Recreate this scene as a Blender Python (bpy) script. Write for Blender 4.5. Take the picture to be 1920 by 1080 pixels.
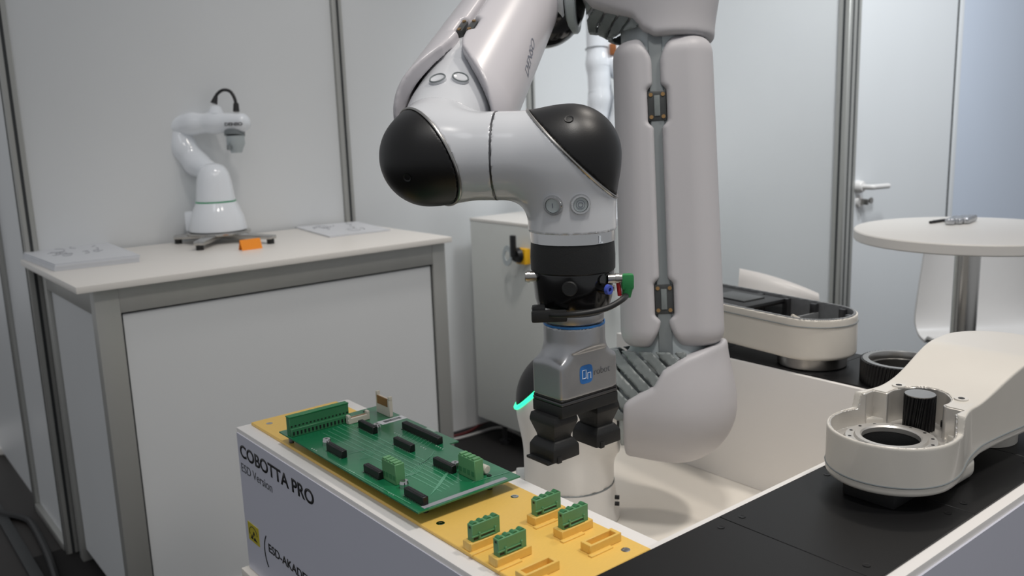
import bpy, bmesh, math, random
import numpy as np
from mathutils import Vector, Matrix

random.seed(4)
for o in list(bpy.data.objects):
    bpy.data.objects.remove(o, do_unlink=True)
scene = bpy.context.scene
COL = scene.collection

# ------------------------------------------------------------------ camera
# world axes follow the booth: X along the back wall, Y towards it, Z up; the lens is 1.38 m above the floor
FPX = 1658.32
RIGHT = Vector((0.77449304, -0.63170255, -0.03335294))
UP = Vector((0.14616331, 0.12740569, 0.98102195))
FWD = Vector((0.61546471, 0.76466965, -0.19100656))
EYE = Vector((0.0, 0.0, 1.38))
cam_data = bpy.data.cameras.new('camera')
cam = bpy.data.objects.new('camera', cam_data)
COL.objects.link(cam)
cam.matrix_world = Matrix(((RIGHT.x, UP.x, -FWD.x, EYE.x), (RIGHT.y, UP.y, -FWD.y, EYE.y),
                           (RIGHT.z, UP.z, -FWD.z, EYE.z), (0, 0, 0, 1)))
cam_data.sensor_width = 36.0
cam_data.lens = 36.0 * FPX / 1920.0
cam_data.clip_start = 0.02
cam_data.dof.use_dof = True
cam_data.dof.focus_distance = 1.22
cam_data.dof.aperture_fstop = 6.3
scene.camera = cam
scene.view_settings.view_transform = 'Standard'
scene.view_settings.look = 'None'
scene.view_settings.gamma = 1.0
scene.view_settings.use_curve_mapping = False
scene.view_settings.exposure = 0.0

# ------------------------------------------------------------------ hall light
world = bpy.data.worlds.new('hall'); scene.world = world
world.use_nodes = True
wn = world.node_tree.nodes
wn['Background'].inputs[0].default_value = (0.88, 0.90, 0.93, 1)
wn['Background'].inputs[1].default_value = 0.39

def lamp(name, loc, target, size, power, col, spread=180):
    d = bpy.data.lights.new(name, 'AREA'); d.shape = 'DISK'; d.size = size; d.energy = power; d.color = col
    d.spread = math.radians(spread)
    o = bpy.data.objects.new(name, d); COL.objects.link(o)
    o.location = loc
    o.rotation_euler = (Vector(target) - Vector(loc)).to_track_quat('-Z', 'Y').to_euler()
    return o
lamp('booth_spot_or_fill', (2.4, 1.25, 3.5), (1.15, 0.85, 0.75), 0.22, 5.0, (1.0, 0.92, 0.83), 115)
lamp('booth_spot_or_fill', (1.7, -0.1, 3.6), (1.25, 0.9, 0.65), 0.25, 4.6, (1.0, 0.93, 0.85), 70)  # added fill that brightens the desk board and the casting fronts
lamp('booth_spot_or_fill', (2.3, 1.0, 3.3), (3.35, 2.35, 1.4), 0.40, 9, (0.94, 0.98, 1.0), 75)
lamp('booth_spot_or_fill', (3.5, 0.2, 3.4), (4.2, 1.9, 1.5), 0.40, 11, (0.90, 0.95, 1.0), 90)
lamp('booth_spot_or_fill', (1.3, 1.75, 3.4), (1.9, 2.65, 0.8), 0.25, 2.6, (1.0, 0.95, 0.90), 70)  # added fill, aimed to brighten the cabinet beside the counter
lamp('booth_spot_or_fill', (0.5, 0.2, 3.4), (1.0, 1.1, 0.8), 0.30, 4.0, (1.0, 0.96, 0.91), 75)  # added front fill, lightens the robot's wrist and base
lamp('hall_lamp', (-1.2, -0.6, 5.0), (0.8, 1.2, 0.8), 1.2, 6, (0.95, 0.96, 1.0))

# ------------------------------------------------------------------ picking points in the place
def at(px, py, d):
    return EYE + (RIGHT * ((px - 960) / FPX) + UP * (-(py - 540) / FPX) + FWD) * d
def ray(px, py):
    return RIGHT * ((px - 960) / FPX) + UP * (-(py - 540) / FPX) + FWD
def onz(px, py, z):
    r = ray(px, py); return EYE + r * ((z - EYE.z) / r.z)
def onx(px, py, x):
    r = ray(px, py); return EYE + r * (x / r.x)
def ony(px, py, y):
    r = ray(px, py); return EYE + r * (y / r.y)

RH = Vector((0.77449304, -0.63170255, 0)).normalized()      # level, to the right of the view
TH = Vector((-0.61546471, -0.76466965, 0)).normalized()     # level, towards the viewer
ZZ = Vector((0, 0, 1))

# ------------------------------------------------------------------ materials
def lin(c):
    out = []
    for v in c:
        v /= 255.0
        out.append(v / 12.92 if v <= 0.04045 else ((v + 0.055) / 1.055) ** 2.4)
    return tuple(out) + (1.0,)
def mat(name, c, rough=0.5, metal=0.0, var=0.04, scale=30.0, bump=0.0, bscale=200.0, coat=0.0, spec=0.5, emit=None, stretch=None):
    m = bpy.data.materials.new(name); m.use_nodes = True
    nt = m.node_tree; b = nt.nodes['Principled BSDF']
    b.inputs['Roughness'].default_value = rough; b.inputs['Metallic'].default_value = metal
    b.inputs['Coat Weight'].default_value = coat; b.inputs['Coat Roughness'].default_value = 0.08
    b.inputs['Specular IOR Level'].default_value = spec
    L = lin(c)
    tc = nt.nodes.new('ShaderNodeTexCoord'); src = tc.outputs['Object']
    if stretch:
        mp = nt.nodes.new('ShaderNodeMapping'); mp.inputs['Scale'].default_value = stretch
        nt.links.new(src, mp.inputs['Vector']); src = mp.outputs['Vector']
    nz = nt.nodes.new('ShaderNodeTexNoise'); nz.inputs['Scale'].default_value = scale; nz.inputs['Detail'].default_value = 3
    nt.links.new(src, nz.inputs['Vector'])
    mx = nt.nodes.new('ShaderNodeMix'); mx.data_type = 'RGBA'
    mx.inputs['A'].default_value = tuple(max(0, v * (1 - var)) for v in L[:3]) + (1,)
    mx.inputs['B'].default_value = tuple(min(1, v * (1 + var)) for v in L[:3]) + (1,)
    nt.links.new(nz.outputs['Fac'], mx.inputs['Factor'])
    nt.links.new(mx.outputs['Result'], b.inputs['Base Color'])
    if bump > 0:
        n2 = nt.nodes.new('ShaderNodeTexNoise'); n2.inputs['Scale'].default_value = bscale; n2.inputs['Detail'].default_value = 2
        nt.links.new(src, n2.inputs['Vector'])
        bp = nt.nodes.new('ShaderNodeBump'); bp.inputs['Strength'].default_value = bump; bp.inputs['Distance'].default_value = 0.002
        nt.links.new(n2.outputs['Fac'], bp.inputs['Height']); nt.links.new(bp.outputs['Normal'], b.inputs['Normal'])
    if emit:
        b.inputs['Emission Color'].default_value = lin(emit[0]); b.inputs['Emission Strength'].default_value = emit[1]
    return m
M = {}
M['panel'] = mat('white_laminate_panel', (222, 224, 225), 0.38, var=0.02, scale=3)
M['panel_blue'] = mat('pale_blue_laminate_panel', (205, 214, 228), 0.38, var=0.02, scale=3)
M['alu'] = mat('anodised_aluminium', (178, 178, 174), 0.40, 0.45, var=0.05, scale=20, stretch=(1, 1, .05))
M['alu_dark'] = mat('dark_groove', (60, 62, 63), 0.6, 0.3)
M['rubber_line'] = mat('grey_rubber_seal', (58, 60, 62), 0.7)
M['white_top'] = mat('white_melamine', (232, 228, 222), 0.36, var=0.015, scale=4)
M['white_paint'] = mat('white_painted_board', (232, 229, 226), 0.42, var=0.02, scale=6)
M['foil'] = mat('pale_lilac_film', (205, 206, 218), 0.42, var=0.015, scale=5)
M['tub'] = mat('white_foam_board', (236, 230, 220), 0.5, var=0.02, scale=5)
M['black_top'] = mat('black_acrylic', (18, 18, 19), 0.42, var=0.1, scale=8, spec=0.3)
M['carpet'] = mat('dark_carpet', (22, 20, 20), 0.95, var=0.5, scale=400, bump=0.6, bscale=500)
M['hall_floor'] = mat('dark_hall_floor', (40, 35, 32), 0.55, var=0.25, scale=4)
M['yellow'] = mat('yellow_printed_plastic', (236, 194, 100), 0.42, var=0.06, scale=160, stretch=(1, 6, 1))
M['pcb'] = mat('green_solder_mask', (22, 112, 72), 0.30, var=0.12, scale=40, coat=0.5)
M['pcb_dark'] = mat('green_pcb_edge', (20, 120, 66), 0.35)
M['trace'] = mat('pale_green_trace', (86, 152, 120), 0.25, coat=0.3)
M['silk'] = mat('white_silkscreen', (190, 205, 195), 0.5)
M['term'] = mat('green_terminal_plastic', (92, 146, 100), 0.42, var=0.05, scale=60)
M['term_dark'] = mat('deep_green_terminal_plastic', (58, 118, 76), 0.42)
M['term_mid'] = mat('green_header_plastic', (58, 122, 82), 0.4)
M['blk'] = mat('black_plastic', (16, 16, 17), 0.42, bump=0.05, bscale=500)
M['blk_cap'] = mat('satin_black_cap', (14, 13, 14), 0.40, var=0.1, bump=0.04, bscale=900, spec=0.45)
M['blk_gloss'] = mat('gloss_black_plastic', (10, 10, 11), 0.16, coat=0.4)
M['blk_matte'] = mat('matte_black_plastic', (18, 19, 20), 0.55, bump=0.15, bscale=700)
M['cream'] = mat('cream_plastic', (206, 200, 188), 0.5)
M['brown'] = mat('brown_plastic', (128, 92, 50), 0.5)
M['silver'] = mat('polished_steel', (205, 205, 205), 0.14, 1.0, var=0.03)
M['steel'] = mat('machined_steel', (170, 168, 165), 0.3, 1.0, var=0.08, scale=60)
M['steel_lt'] = mat('bright_machined_steel', (214, 211, 206), 0.33, 0.7, var=0.05, scale=60)
M['steel_dark'] = mat('dark_machined_steel', (96, 96, 98), 0.32, 0.9, var=0.15, scale=50)
M['gear'] = mat('blackened_steel', (30, 30, 31), 0.38, 0.5, var=0.1)
M['cast'] = mat('rough_cast_metal', (138, 140, 142), 0.45, 0.5, var=0.25, scale=40, bump=0.2, bscale=150)
M['castwhite'] = mat('cream_white_enamel', (212, 207, 198), 0.28, var=0.02, coat=0.25, bump=0.03, bscale=120)
M['robot'] = mat('grey_white_enamel', (200, 202, 206), 0.16, var=0.01, coat=0.35)
M['robot_base'] = mat('white_enamel', (222, 220, 217), 0.30, var=0.01, coat=0.15)
M['pad'] = mat('warm_grey_soft_cover', (180, 178, 181), 0.46, var=0.012, scale=12, bump=0.03, bscale=900)
M['pad_gloss'] = mat('smooth_grey_soft_cover', (190, 187, 191), 0.30, var=0.012, scale=12)
M['link'] = mat('slate_grey_plastic', (122, 128, 130), 0.45, var=0.04)
M['link_lt'] = mat('pale_grey_plastic', (176, 184, 186), 0.4, var=0.03)
M['mesh'] = mat('sensor_skin_grey', (114, 120, 120), 0.4, var=0.2, scale=60, bump=0.2, bscale=120)
M['mesh_dk'] = mat('dark_sensor_skin', (58, 60, 60), 0.35, var=0.2, scale=50)
M['grip'] = mat('bead_blasted_aluminium', (176, 177, 180), 0.34, 0.85, var=0.03, scale=200, bump=0.05, bscale=1500)
M['blue'] = mat('blue_plastic', (36, 110, 178), 0.4)
M['logo_blue'] = mat('blue_print', (38, 110, 184), 0.45)
M['logo_white'] = mat('white_print', (225, 232, 240), 0.45)
M['ink'] = mat('black_print', (18, 18, 20), 0.5)
M['ink_grey'] = mat('grey_print', (84, 86, 90), 0.45)
M['ink_lt'] = mat('outline_print', (120, 124, 136), 0.45)
M['green_led'] = mat('green_status_light', (60, 230, 170), 0.3, emit=((40, 245, 165), 1.6))
M['green_led_dim'] = mat('dim_green_status_light', (40, 90, 70), 0.3, emit=((30, 160, 100), 0.25))
M['green_con'] = mat('green_connector', (40, 128, 70), 0.4)
M['red'] = mat('red_plastic', (170, 30, 36), 0.4)
M['violet'] = mat('violet_blue_fitting', (66, 84, 176), 0.35)
M['cable'] = mat('black_cable', (22, 22, 23), 0.5)
M['cable_w'] = mat('white_cable', (186, 184, 182), 0.5)
M['cable_r'] = mat('dark_red_cable', (96, 34, 36), 0.5)
M['gloss_white'] = mat('gloss_white_enamel', (232, 236, 241), 0.10, coat=0.6, var=0.01)
M['chair'] = mat('white_shell_plastic', (222, 219, 216), 0.33, var=0.01)
M['chrome'] = mat('brushed_chrome', (190, 188, 184), 0.2, 1.0, var=0.05, scale=20, stretch=(6, 6, .1))
M['paper'] = mat('white_paper', (214, 216, 220), 0.5, var=0.03, scale=20)
M['paper_print'] = mat('grey_printed_drawing', (150, 152, 158), 0.55)
M['orange'] = mat('orange_card', (246, 146, 22), 0.55)
M['grey_cab'] = mat('light_grey_cabinet_paint', (214, 216, 212), 0.4, var=0.02)
M['esd'] = mat('yellow_sticker', (190, 176, 48), 0.5)
M['key_yellow'] = mat('yellow_plate', (232, 176, 20), 0.45)
M['wrap'] = mat('silver_foil_wrap', (190, 192, 196), 0.2, 0.8, var=0.35, scale=60, bump=0.6, bscale=120)
M['brass'] = mat('brass_screw', (176, 140, 96), 0.3, 0.9)
M['copper'] = mat('copper_clip', (186, 120, 78), 0.35, 0.7)

# ------------------------------------------------------------------ builders
ORG = {}
def new_obj(name, me, m, parent=None):
    o = bpy.data.objects.new(name, me); COL.objects.link(o)
    if m is not None and me is not None: me.materials.append(m)
    if parent is not None: o.parent = parent
    return o
def finish(me, angle=38):
    for p in me.polygons: p.use_smooth = True
    if angle < 180: me.set_sharp_from_angle(angle=math.radians(angle))
def org(o):
    return ORG.get(o.name, Vector((0, 0, 0))) if o is not None else Vector((0, 0, 0))
def thing(name, loc, label, cat, group=None):
    o = bpy.data.objects.new(name, None); COL.objects.link(o); o.empty_display_size = 0.05
    o.location = loc; o['label'] = label; o['category'] = cat
    if group: o['group'] = group
    ORG[o.name] = Vector(loc)
    return o
def structure(name, loc=(0, 0, 0)):
    o = bpy.data.objects.new(name, None); COL.objects.link(o); o.empty_display_size = 0.05
    o.location = loc; o['kind'] = 'structure'; ORG[o.name] = Vector(loc)
    return o
def tag(o, label, cat, group=None):
    o['label'] = label; o['category'] = cat
    if group: o['group'] = group
    return o

def frame_of(n):
    n = Vector(n).normalized()
    a = Vector((0, 0, 1)) if abs(n.z) < 0.9 else Vector((1, 0, 0))
    u = a.cross(n).normalized(); v = n.cross(u)
    return u, v, n

class MB:
    """collects shapes in world coordinates and links them as one mesh"""
    def __init__(self): self.bm = bmesh.new()
    def add(self, other):
        me = bpy.data.meshes.new('tmp'); other.to_mesh(me); self.bm.from_mesh(me); bpy.data.meshes.remove(me); other.free(); return self
    def box(self, lo, hi, bev=0.0, seg=2, basis=None, origin=None):
        b = bmesh.new()
        lo = Vector(lo); hi = Vector(hi)
        vs = [b.verts.new((x, y, z)) for x in (lo.x, hi.x) for y in (lo.y, hi.y) for z in (lo.z, hi.z)]
        for q in ((0, 1, 3, 2), (4, 6, 7, 5), (0, 4, 5, 1), (2, 3, 7, 6), (0, 2, 6, 4), (1, 5, 7, 3)):
            b.faces.new([vs[i] for i in q])
        if bev > 0:
            bmesh.ops.bevel(b, geom=b.edges[:], offset=bev, segments=seg, profile=0.6, affect='EDGES')
        self._tf(b, basis, origin)
        return self.add(b)
    def _tf(self, b, basis, origin):
        if basis:
            o = Vector(origin) if origin is not None else Vector((0, 0, 0))
            for v in b.verts:
                v.co = o + basis[0] * v.co.x + basis[1] * v.co.y + basis[2] * v.co.z
    def cyl(self, p0, p1, r0, r1=None, seg=32, cap=True, bev=0.0):
        if r1 is None: r1 = r0
        p0 = Vector(p0); p1 = Vector(p1); L = (p1 - p0).length
        if bev > 0:
            prof = [(0, 0), (r0 - bev, 0), (r0, bev), (r1, L - bev), (r1 - bev, L), (0, L)]
        else:
            prof = [(0, 0), (r0, 0), (r1, L), (0, L)] if cap else [(r0, 0), (r1, L)]
        return self.lathe(prof, p0, p1 - p0, seg)
    def lathe(self, prof, origin, axis=(0, 0, 1), seg=48, close=False, a0=0.0):
        u, v, n = frame_of(axis); o = Vector(origin)
        b = bmesh.new(); rings = []
        for (r, h) in prof:
            if r < 1e-6: rings.append([b.verts.new(o + n * h)])
            else:
                rings.append([b.verts.new(o + n * h + (u * math.cos(a0 + 2 * math.pi * i / seg) + v * math.sin(a0 + 2 * math.pi * i / seg)) * r) for i in range(seg)])
        pr = list(zip(rings[:-1], rings[1:]))
        if close: pr.append((rings[-1], rings[0]))
        for A, B in pr:
            for i in range(seg):
                j = (i + 1) % seg
                if len(A) == 1 and len(B) == 1: continue
                if len(A) == 1: b.faces.new((A[0], B[j], B[i]))
                elif len(B) == 1: b.faces.new((A[i], A[j], B[0]))
                else: b.faces.new((A[i], A[j], B[j], B[i]))
        bmesh.ops.recalc_face_normals(b, faces=b.faces[:])
        return self.add(b)
    def tube(self, pts, r, seg=10, closed=False, smooth=0):
        pts = [Vector(p) for p in pts]
        if smooth:
            out = []
            n = len(pts)
            for i in range(n if closed else n - 1):
                p0 = pts[(i - 1) % n] if (closed or i > 0) else pts[i]
                p1 = pts[i]; p2 = pts[(i + 1) % n]
                p3 = pts[(i + 2) % n] if (closed or i + 2 < n) else p2
                for k in range(smooth):
                    t = k / smooth
                    out.append(0.5 * ((2 * p1) + (p2 - p0) * t + (2 * p0 - 5 * p1 + 4 * p2 - p3) * t * t + (3 * p1 - p0 - 3 * p2 + p3) * t ** 3))
            if not closed: out.append(pts[-1])
            pts = out
        n = len(pts); b = bmesh.new(); rings = []; prev = None
        for i in range(n):
            t = (pts[(i + 1) % n] - pts[(i - 1) % n]) if closed else (pts[min(i + 1, n - 1)] - pts[max(i - 1, 0)])
            t.normalize()
            if prev is None: u, v, _ = frame_of(t)
            else:
                u = (prev - t * prev.dot(t)).normalized(); v = t.cross(u)
            prev = u
            rr = r[i * len(r) // n] if isinstance(r, (list, tuple)) else r
            rings.append([b.verts.new(pts[i] + (u * math.cos(2 * math.pi * k / seg) + v * math.sin(2 * math.pi * k / seg)) * rr) for k in range(seg)])
        for i in range(n if closed else n - 1):
            A, B = rings[i], rings[(i + 1) % n]
            for k in range(seg):
                b.faces.new((A[k], A[(k + 1) % seg], B[(k + 1) % seg], B[k]))
        if not closed:
            b.faces.new(rings[0][::-1]); b.faces.new(rings[-1])
        bmesh.ops.recalc_face_normals(b, faces=b.faces[:])
        return self.add(b)
    def prism(self, poly, z0, z1, basis=None, origin=None, bev=0.0):
        b = bmesh.new()
        lo = [b.verts.new((x, y, z0)) for x, y in poly]; hi = [b.verts.new((x, y, z1)) for x, y in poly]
        n = len(poly)
        b.faces.new(lo[::-1]); top = b.faces.new(hi)
        for i in range(n): b.faces.new((lo[i], lo[(i + 1) % n], hi[(i + 1) % n], hi[i]))
        bmesh.ops.recalc_face_normals(b, faces=b.faces[:])
        if bev > 0: bmesh.ops.bevel(b, geom=list(top.edges), offset=bev, segments=2, profile=0.6, affect='EDGES')
        self._tf(b, basis, origin)
        return self.add(b)
    def loft(self, sections, basis=None, origin=None, bev=0.0):
        """stack of rectangles (cx, cy, z, hx, hy)"""
        b = bmesh.new(); rings = []
        for (cx, cy, z, hx, hy) in sections:
            rings.append([b.verts.new((cx + sx * hx, cy + sy * hy, z)) for sx, sy in ((-1, -1), (1, -1), (1, 1), (-1, 1))])
        for A, B in zip(rings[:-1], rings[1:]):
            for i in range(4): b.faces.new((A[i], A[(i + 1) % 4], B[(i + 1) % 4], B[i]))
        b.faces.new(rings[0][::-1]); b.faces.new(rings[-1])
        bmesh.ops.recalc_face_normals(b, faces=b.faces[:])
        if bev > 0: bmesh.ops.bevel(b, geom=b.edges[:], offset=bev, segments=2, profile=0.6, affect='EDGES')
        self._tf(b, basis, origin)
        return self.add(b)
    def raw(self, verts, faces):
        b = bmesh.new(); vs = [b.verts.new(v) for v in verts]
        for f in faces: b.faces.new([vs[i] for i in f])
        return self.add(b)
    def build(self, name, m, parent=None, angle=38, loc=None):
        me = bpy.data.meshes.new(name)
        bmesh.ops.recalc_face_normals(self.bm, faces=self.bm.faces[:])
        if parent is not None: o_ = org(parent)
        else: o_ = Vector(loc) if loc is not None else Vector((0, 0, 0))
        if o_.length > 0:
            for v in self.bm.verts: v.co -= o_
        self.bm.to_mesh(me); self.bm.free()
        finish(me, angle)
        ob = new_obj(name, me, m, parent)
        if parent is None: ob.location = o_
        ORG[ob.name] = o_
        return ob

# ---- signed-distance shapes, meshed with surface nets
class G:
    """point grid with helpers"""
    def __init__(s, P): s.P = P
def dotv(P, v): return P[0] * v[0] + P[1] * v[1] + P[2] * v[2]
def sub(P, c): return (P[0] - c[0], P[1] - c[1], P[2] - c[2])
def nrm(Q): return np.sqrt(Q[0] ** 2 + Q[1] ** 2 + Q[2] ** 2)
def s_caps(P, a, b, r, r2=None):
    a = Vector(a); b = Vector(b); ab = b - a; Q = sub(P, a)
    t = np.clip(dotv(Q, ab) / ab.length_squared, 0, 1)
    d = np.sqrt((Q[0] - ab.x * t) ** 2 + (Q[1] - ab.y * t) ** 2 + (Q[2] - ab.z * t) ** 2)
    return d - (r if r2 is None else r + (r2 - r) * t)
def s_cyl(P, a, b, r):
    a = Vector(a); b = Vector(b); ab = (b - a); L = ab.length; n = ab / L; Q = sub(P, a)
    t = dotv(Q, n); rad = np.sqrt(np.maximum(nrm(Q) ** 2 - t * t, 0))
    return np.maximum(rad - r, np.maximum(-t, t - L))
def s_rbox(Q, h, r):
    q = [np.abs(Q[i]) - (h[i] - r) for i in range(3)]
    out = np.sqrt(sum(np.maximum(k, 0) ** 2 for k in q))
    return out + np.minimum(np.maximum(np.maximum(q[0], q[1]), q[2]), 0) - r
def loc(P, o, B):
    Q = sub(P, o); return (dotv(Q, B[0]), dotv(Q, B[1]), dotv(Q, B[2]))
def smin(a, b, k):
    h = np.clip(0.5 + 0.5 * (b - a) / k, 0, 1); return b + (a - b) * h - k * h * (1 - h)
def smax(a, b, k): return -smin(-a, -b, k)
def sstep(x, a, b):
    t = np.clip((x - a) / (b - a), 0, 1); return t * t * (3 - 2 * t)

def sdf_mesh(f, lo, hi, h):
    lo = np.array(lo, float); hi = np.array(hi, float)
    n = np.ceil((hi - lo) / h).astype(int) + 1
    ax = [lo[i] + h * np.arange(n[i]) for i in range(3)]
    P = np.meshgrid(*ax, indexing='ij')
    V = f(tuple(P))
    nx, ny, nz = V.shape
    S = V < 0
    c = lambda A, i, j, k: A[i:nx - 1 + i, j:ny - 1 + j, k:nz - 1 + k]
    cnt = np.zeros((nx - 1, ny - 1, nz - 1), int)
    for i in (0, 1):
        for j in (0, 1):
            for k in (0, 1): cnt += c(S, i, j, k)
    act = (cnt > 0) & (cnt < 8)
    idx = -np.ones(act.shape, int); ids = np.argwhere(act); idx[act] = np.arange(len(ids))
    acc = np.zeros((len(ids), 3)); w = np.zeros(len(ids))
    I, J, K = ids[:, 0], ids[:, 1], ids[:, 2]
    for axis in range(3):
        oth = [a for a in range(3) if a != axis]
        for da in (0, 1):
            for db in (0, 1):
                o0 = [0, 0, 0]; o0[oth[0]] = da; o0[oth[1]] = db
                o1 = list(o0); o1[axis] = 1
                v0 = V[I + o0[0], J + o0[1], K + o0[2]]; v1 = V[I + o1[0], J + o1[1], K + o1[2]]
                cr = (v0 < 0) != (v1 < 0)
                t = np.where(cr, v0 / np.where(cr, v0 - v1, 1), 0)
                p = np.array(o0, float)[None, :] * np.ones((len(ids), 1)); p[:, axis] = t
                acc += p * cr[:, None]; w += cr
    verts = lo + h * (ids + acc / w[:, None])
    faces = []
    for axis in range(3):
        oth = [a for a in range(3) if a != axis]
        sl0 = [slice(1, -1)] * 3; sl1 = [slice(1, -1)] * 3
        sl0[axis] = slice(0, -1); sl1[axis] = slice(1, None)
        A = S[tuple(sl0)]; B = S[tuple(sl1)]
        E = np.argwhere(A != B)
        if not len(E): continue
        g = E.copy(); g[:, oth[0]] += 1; g[:, oth[1]] += 1
        a_in = A[tuple(E.T)]
        q = []
        for da, db in ((-1, -1), (0, -1), (0, 0), (-1, 0)):
            k = g.copy(); k[:, oth[0]] += da; k[:, oth[1]] += db
            q.append(idx[k[:, 0], k[:, 1], k[:, 2]])
        q = np.stack(q, 1)
        flip = a_in if axis != 1 else ~a_in
        q[~flip] = q[~flip][:, ::-1]
        faces.append(q)
    faces = np.concatenate(faces)
    e = h * 0.25
    for it in range(3):
        X = tuple(verts.T)
        v = f(X)
        g = np.stack([(f(tuple((verts + d).T)) - f(tuple((verts - d).T))) / (2 * e) for d in np.eye(3) * e], 1)
        g2 = np.maximum((g ** 2).sum(1), 0.05)
        step = (v / g2)[:, None] * g
        ln = np.linalg.norm(step, axis=1)[:, None]
        verts = verts - step * np.minimum(1, 0.5 * h / np.maximum(ln, 1e-9))
    return verts, faces
def sdf_part(name, f, lo, hi, h, m, parent, angle=180, locn=None):
    v, fc = sdf_mesh(f, lo, hi, h)
    o_ = org(parent) if parent is not None else Vector(locn or (0, 0, 0))
    v = v - np.array(o_)
    me = bpy.data.meshes.new(name)
    me.from_pydata(v.tolist(), [], fc.tolist()); me.update()
    finish(me, angle)
    ob = new_obj(name, me, m, parent)
    if parent is None: ob.location = o_
    ORG[ob.name] = o_
    return ob
def bounds(pts, pad):
    a = np.array([list(p) for p in pts]); return a.min(0) - pad, a.max(0) + pad
def loop_on(f, c, u, v, n=72, rmax=0.3):
    """closed curve where the plane (c,u,v) cuts the shape f"""
    th = np.linspace(0, 2 * np.pi, n, endpoint=False)
    d = np.outer(np.cos(th), np.array(u)) + np.outer(np.sin(th), np.array(v))
    a = np.zeros(n); b = np.full(n, rmax)
    for _ in range(40):
        m_ = (a + b) / 2; p = np.array(c) + d * m_[:, None]
        ins = f(tuple(p.T)) < 0
        a = np.where(ins, m_, a); b = np.where(ins, b, m_)
    return [Vector(p) for p in np.array(c) + d * a[:, None]]

def text_part(s, size, origin, right, up, m, name, parent, extrude=0.0002, offset=0.0, align='LEFT', xs=1.0, proj=None, shear=0.0):
    cu = bpy.data.curves.new('t', 'FONT'); cu.body = s; cu.size = size; cu.extrude = 0; cu.offset = offset
    cu.align_x = align; cu.shear = shear
    ob = bpy.data.objects.new('t', cu); COL.objects.link(ob)
    dg = bpy.context.evaluated_depsgraph_get()
    me = bpy.data.meshes.new_from_object(ob.evaluated_get(dg))
    bpy.data.objects.remove(ob, do_unlink=True); bpy.data.curves.remove(cu)
    right = Vector(right).normalized(); up = Vector(up).normalized(); nn = right.cross(up)
    b = bmesh.new(); b.from_mesh(me); bpy.data.meshes.remove(me)
    g = bmesh.ops.extrude_face_region(b, geom=b.faces[:])
    for v in [e for e in g['geom'] if isinstance(e, bmesh.types.BMVert)]: v.co.z += max(extrude, 0.0002)
    o_ = org(parent)
    for v in b.verts:
        p = Vector(origin) + right * v.co.x * xs + up * v.co.y
        if proj is not None: p = proj(p) 
        v.co = p + nn * v.co.z - o_
    bmesh.ops.recalc_face_normals(b, faces=b.faces[:])
    me = bpy.data.meshes.new(name); b.to_mesh(me); b.free()
    ob = new_obj(name, me, m, parent); ORG[ob.name] = o_
    return ob
def dup(root, d, label=None):
    r = root.copy(); COL.objects.link(r); r.location = Vector(root.location) + Vector(d)
    if label: r['label'] = label
    def kids(a, b):
        for ch in list(a.children):
            c = ch.copy(); COL.objects.link(c); c.parent = b; kids(ch, c)
    kids(root, r)
    return r
def share(src, d, parent):
    """another alike piece of the same parent, sharing the mesh"""
    c = src.copy(); COL.objects.link(c); c.parent = parent; c.location = Vector(src.location) + Vector(d); return c

# ================================================================== SETTING
WY = 3.07            # back wall
CY = 1.95            # store-room front with the door
CX = 3.30            # store-room side wall
WH = 2.5
fl = MB().box((-3, -2, -0.06), (6, 8, 0)).build('floor', M['hall_floor']); fl['kind'] = 'structure'
cf = MB().box((0.44, -1.5, 0.0), (5.6, WY + 0.04, 0.006)).build('floor_carpet', M['carpet']); cf['kind'] = 'structure'
tr = MB().box((0.405, -1.5, 0.0), (0.44, WY + 0.9, 0.012), 0.003).build('trim_1', M['alu_dark']); tr['kind'] = 'structure'
tr = MB().box((0.30, -1.5, 0.0), (0.325, WY + 0.9, 0.010), 0.003).build('trim_2', M['alu_dark']); tr['kind'] = 'structure'

def post(x, y, parent, w=0.040, h=WH, z=0.0):
    hw = w / 2
    p = MB().box((x - hw, y - hw, z), (x + hw, y + hw, h), 0.004, 1).build('post', M['alu'], parent)
    for (dx, dy) in ((0, -1), (-1, 0)):
        g = MB()
        if dy: g.box((x - 0.0045, y - hw - 0.0012, z), (x + 0.0045, y - hw + 0.004, h))
        else: g.box((x - hw - 0.0012, y - 0.0045, z), (x - hw + 0.004, y + 0.0045, h))
        g.build('post_groove', M['alu_dark'], p)
    return p
def wall_panel(p0, p1, parent, m=None, th=0.008):
    return MB().box(p0, p1).build('panel', m or M['panel'], parent)

wb = structure('wall_back')
xs = [0.552, 1.668, 2.607, CX + 0.02]
for x in xs[:3]: post(x, WY, wb)
for a, b in zip(xs[:-1], xs[1:]):
    wall_panel((a + 0.012, WY - 0.004, 0.02), (b - 0.012, WY + 0.004, WH), wb)
wl = structure('wall_left')
post(0.552, WY + 0.47, wl)
wall_panel((0.548, WY + 0.012, 0.02), (0.556, WY + 0.46, WH), wl)
wall_panel((0.548, WY + 0.48, 0.02), (0.556, WY + 1.4, WH), wl)
MB().box((0.530, WY + 0.02, 0.0), (0.574, WY + 0.45, 0.03), 0.003).build('bottom_rail', M['alu'], wl)
wc = structure('wall_store_side')
wall_panel((CX - 0.004, CY + 0.02, 0.02), (CX + 0.004, WY, WH), wc)
wr = structure('wall_store_front')
post(CX, CY, wr, 0.05)
post(CX + 0.055, CY + 0.006, wr, 0.036)
wall_panel((4.26, CY - 0.004, 0.02), (5.9, CY + 0.004, WH), wr, M['panel_blue'])
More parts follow.
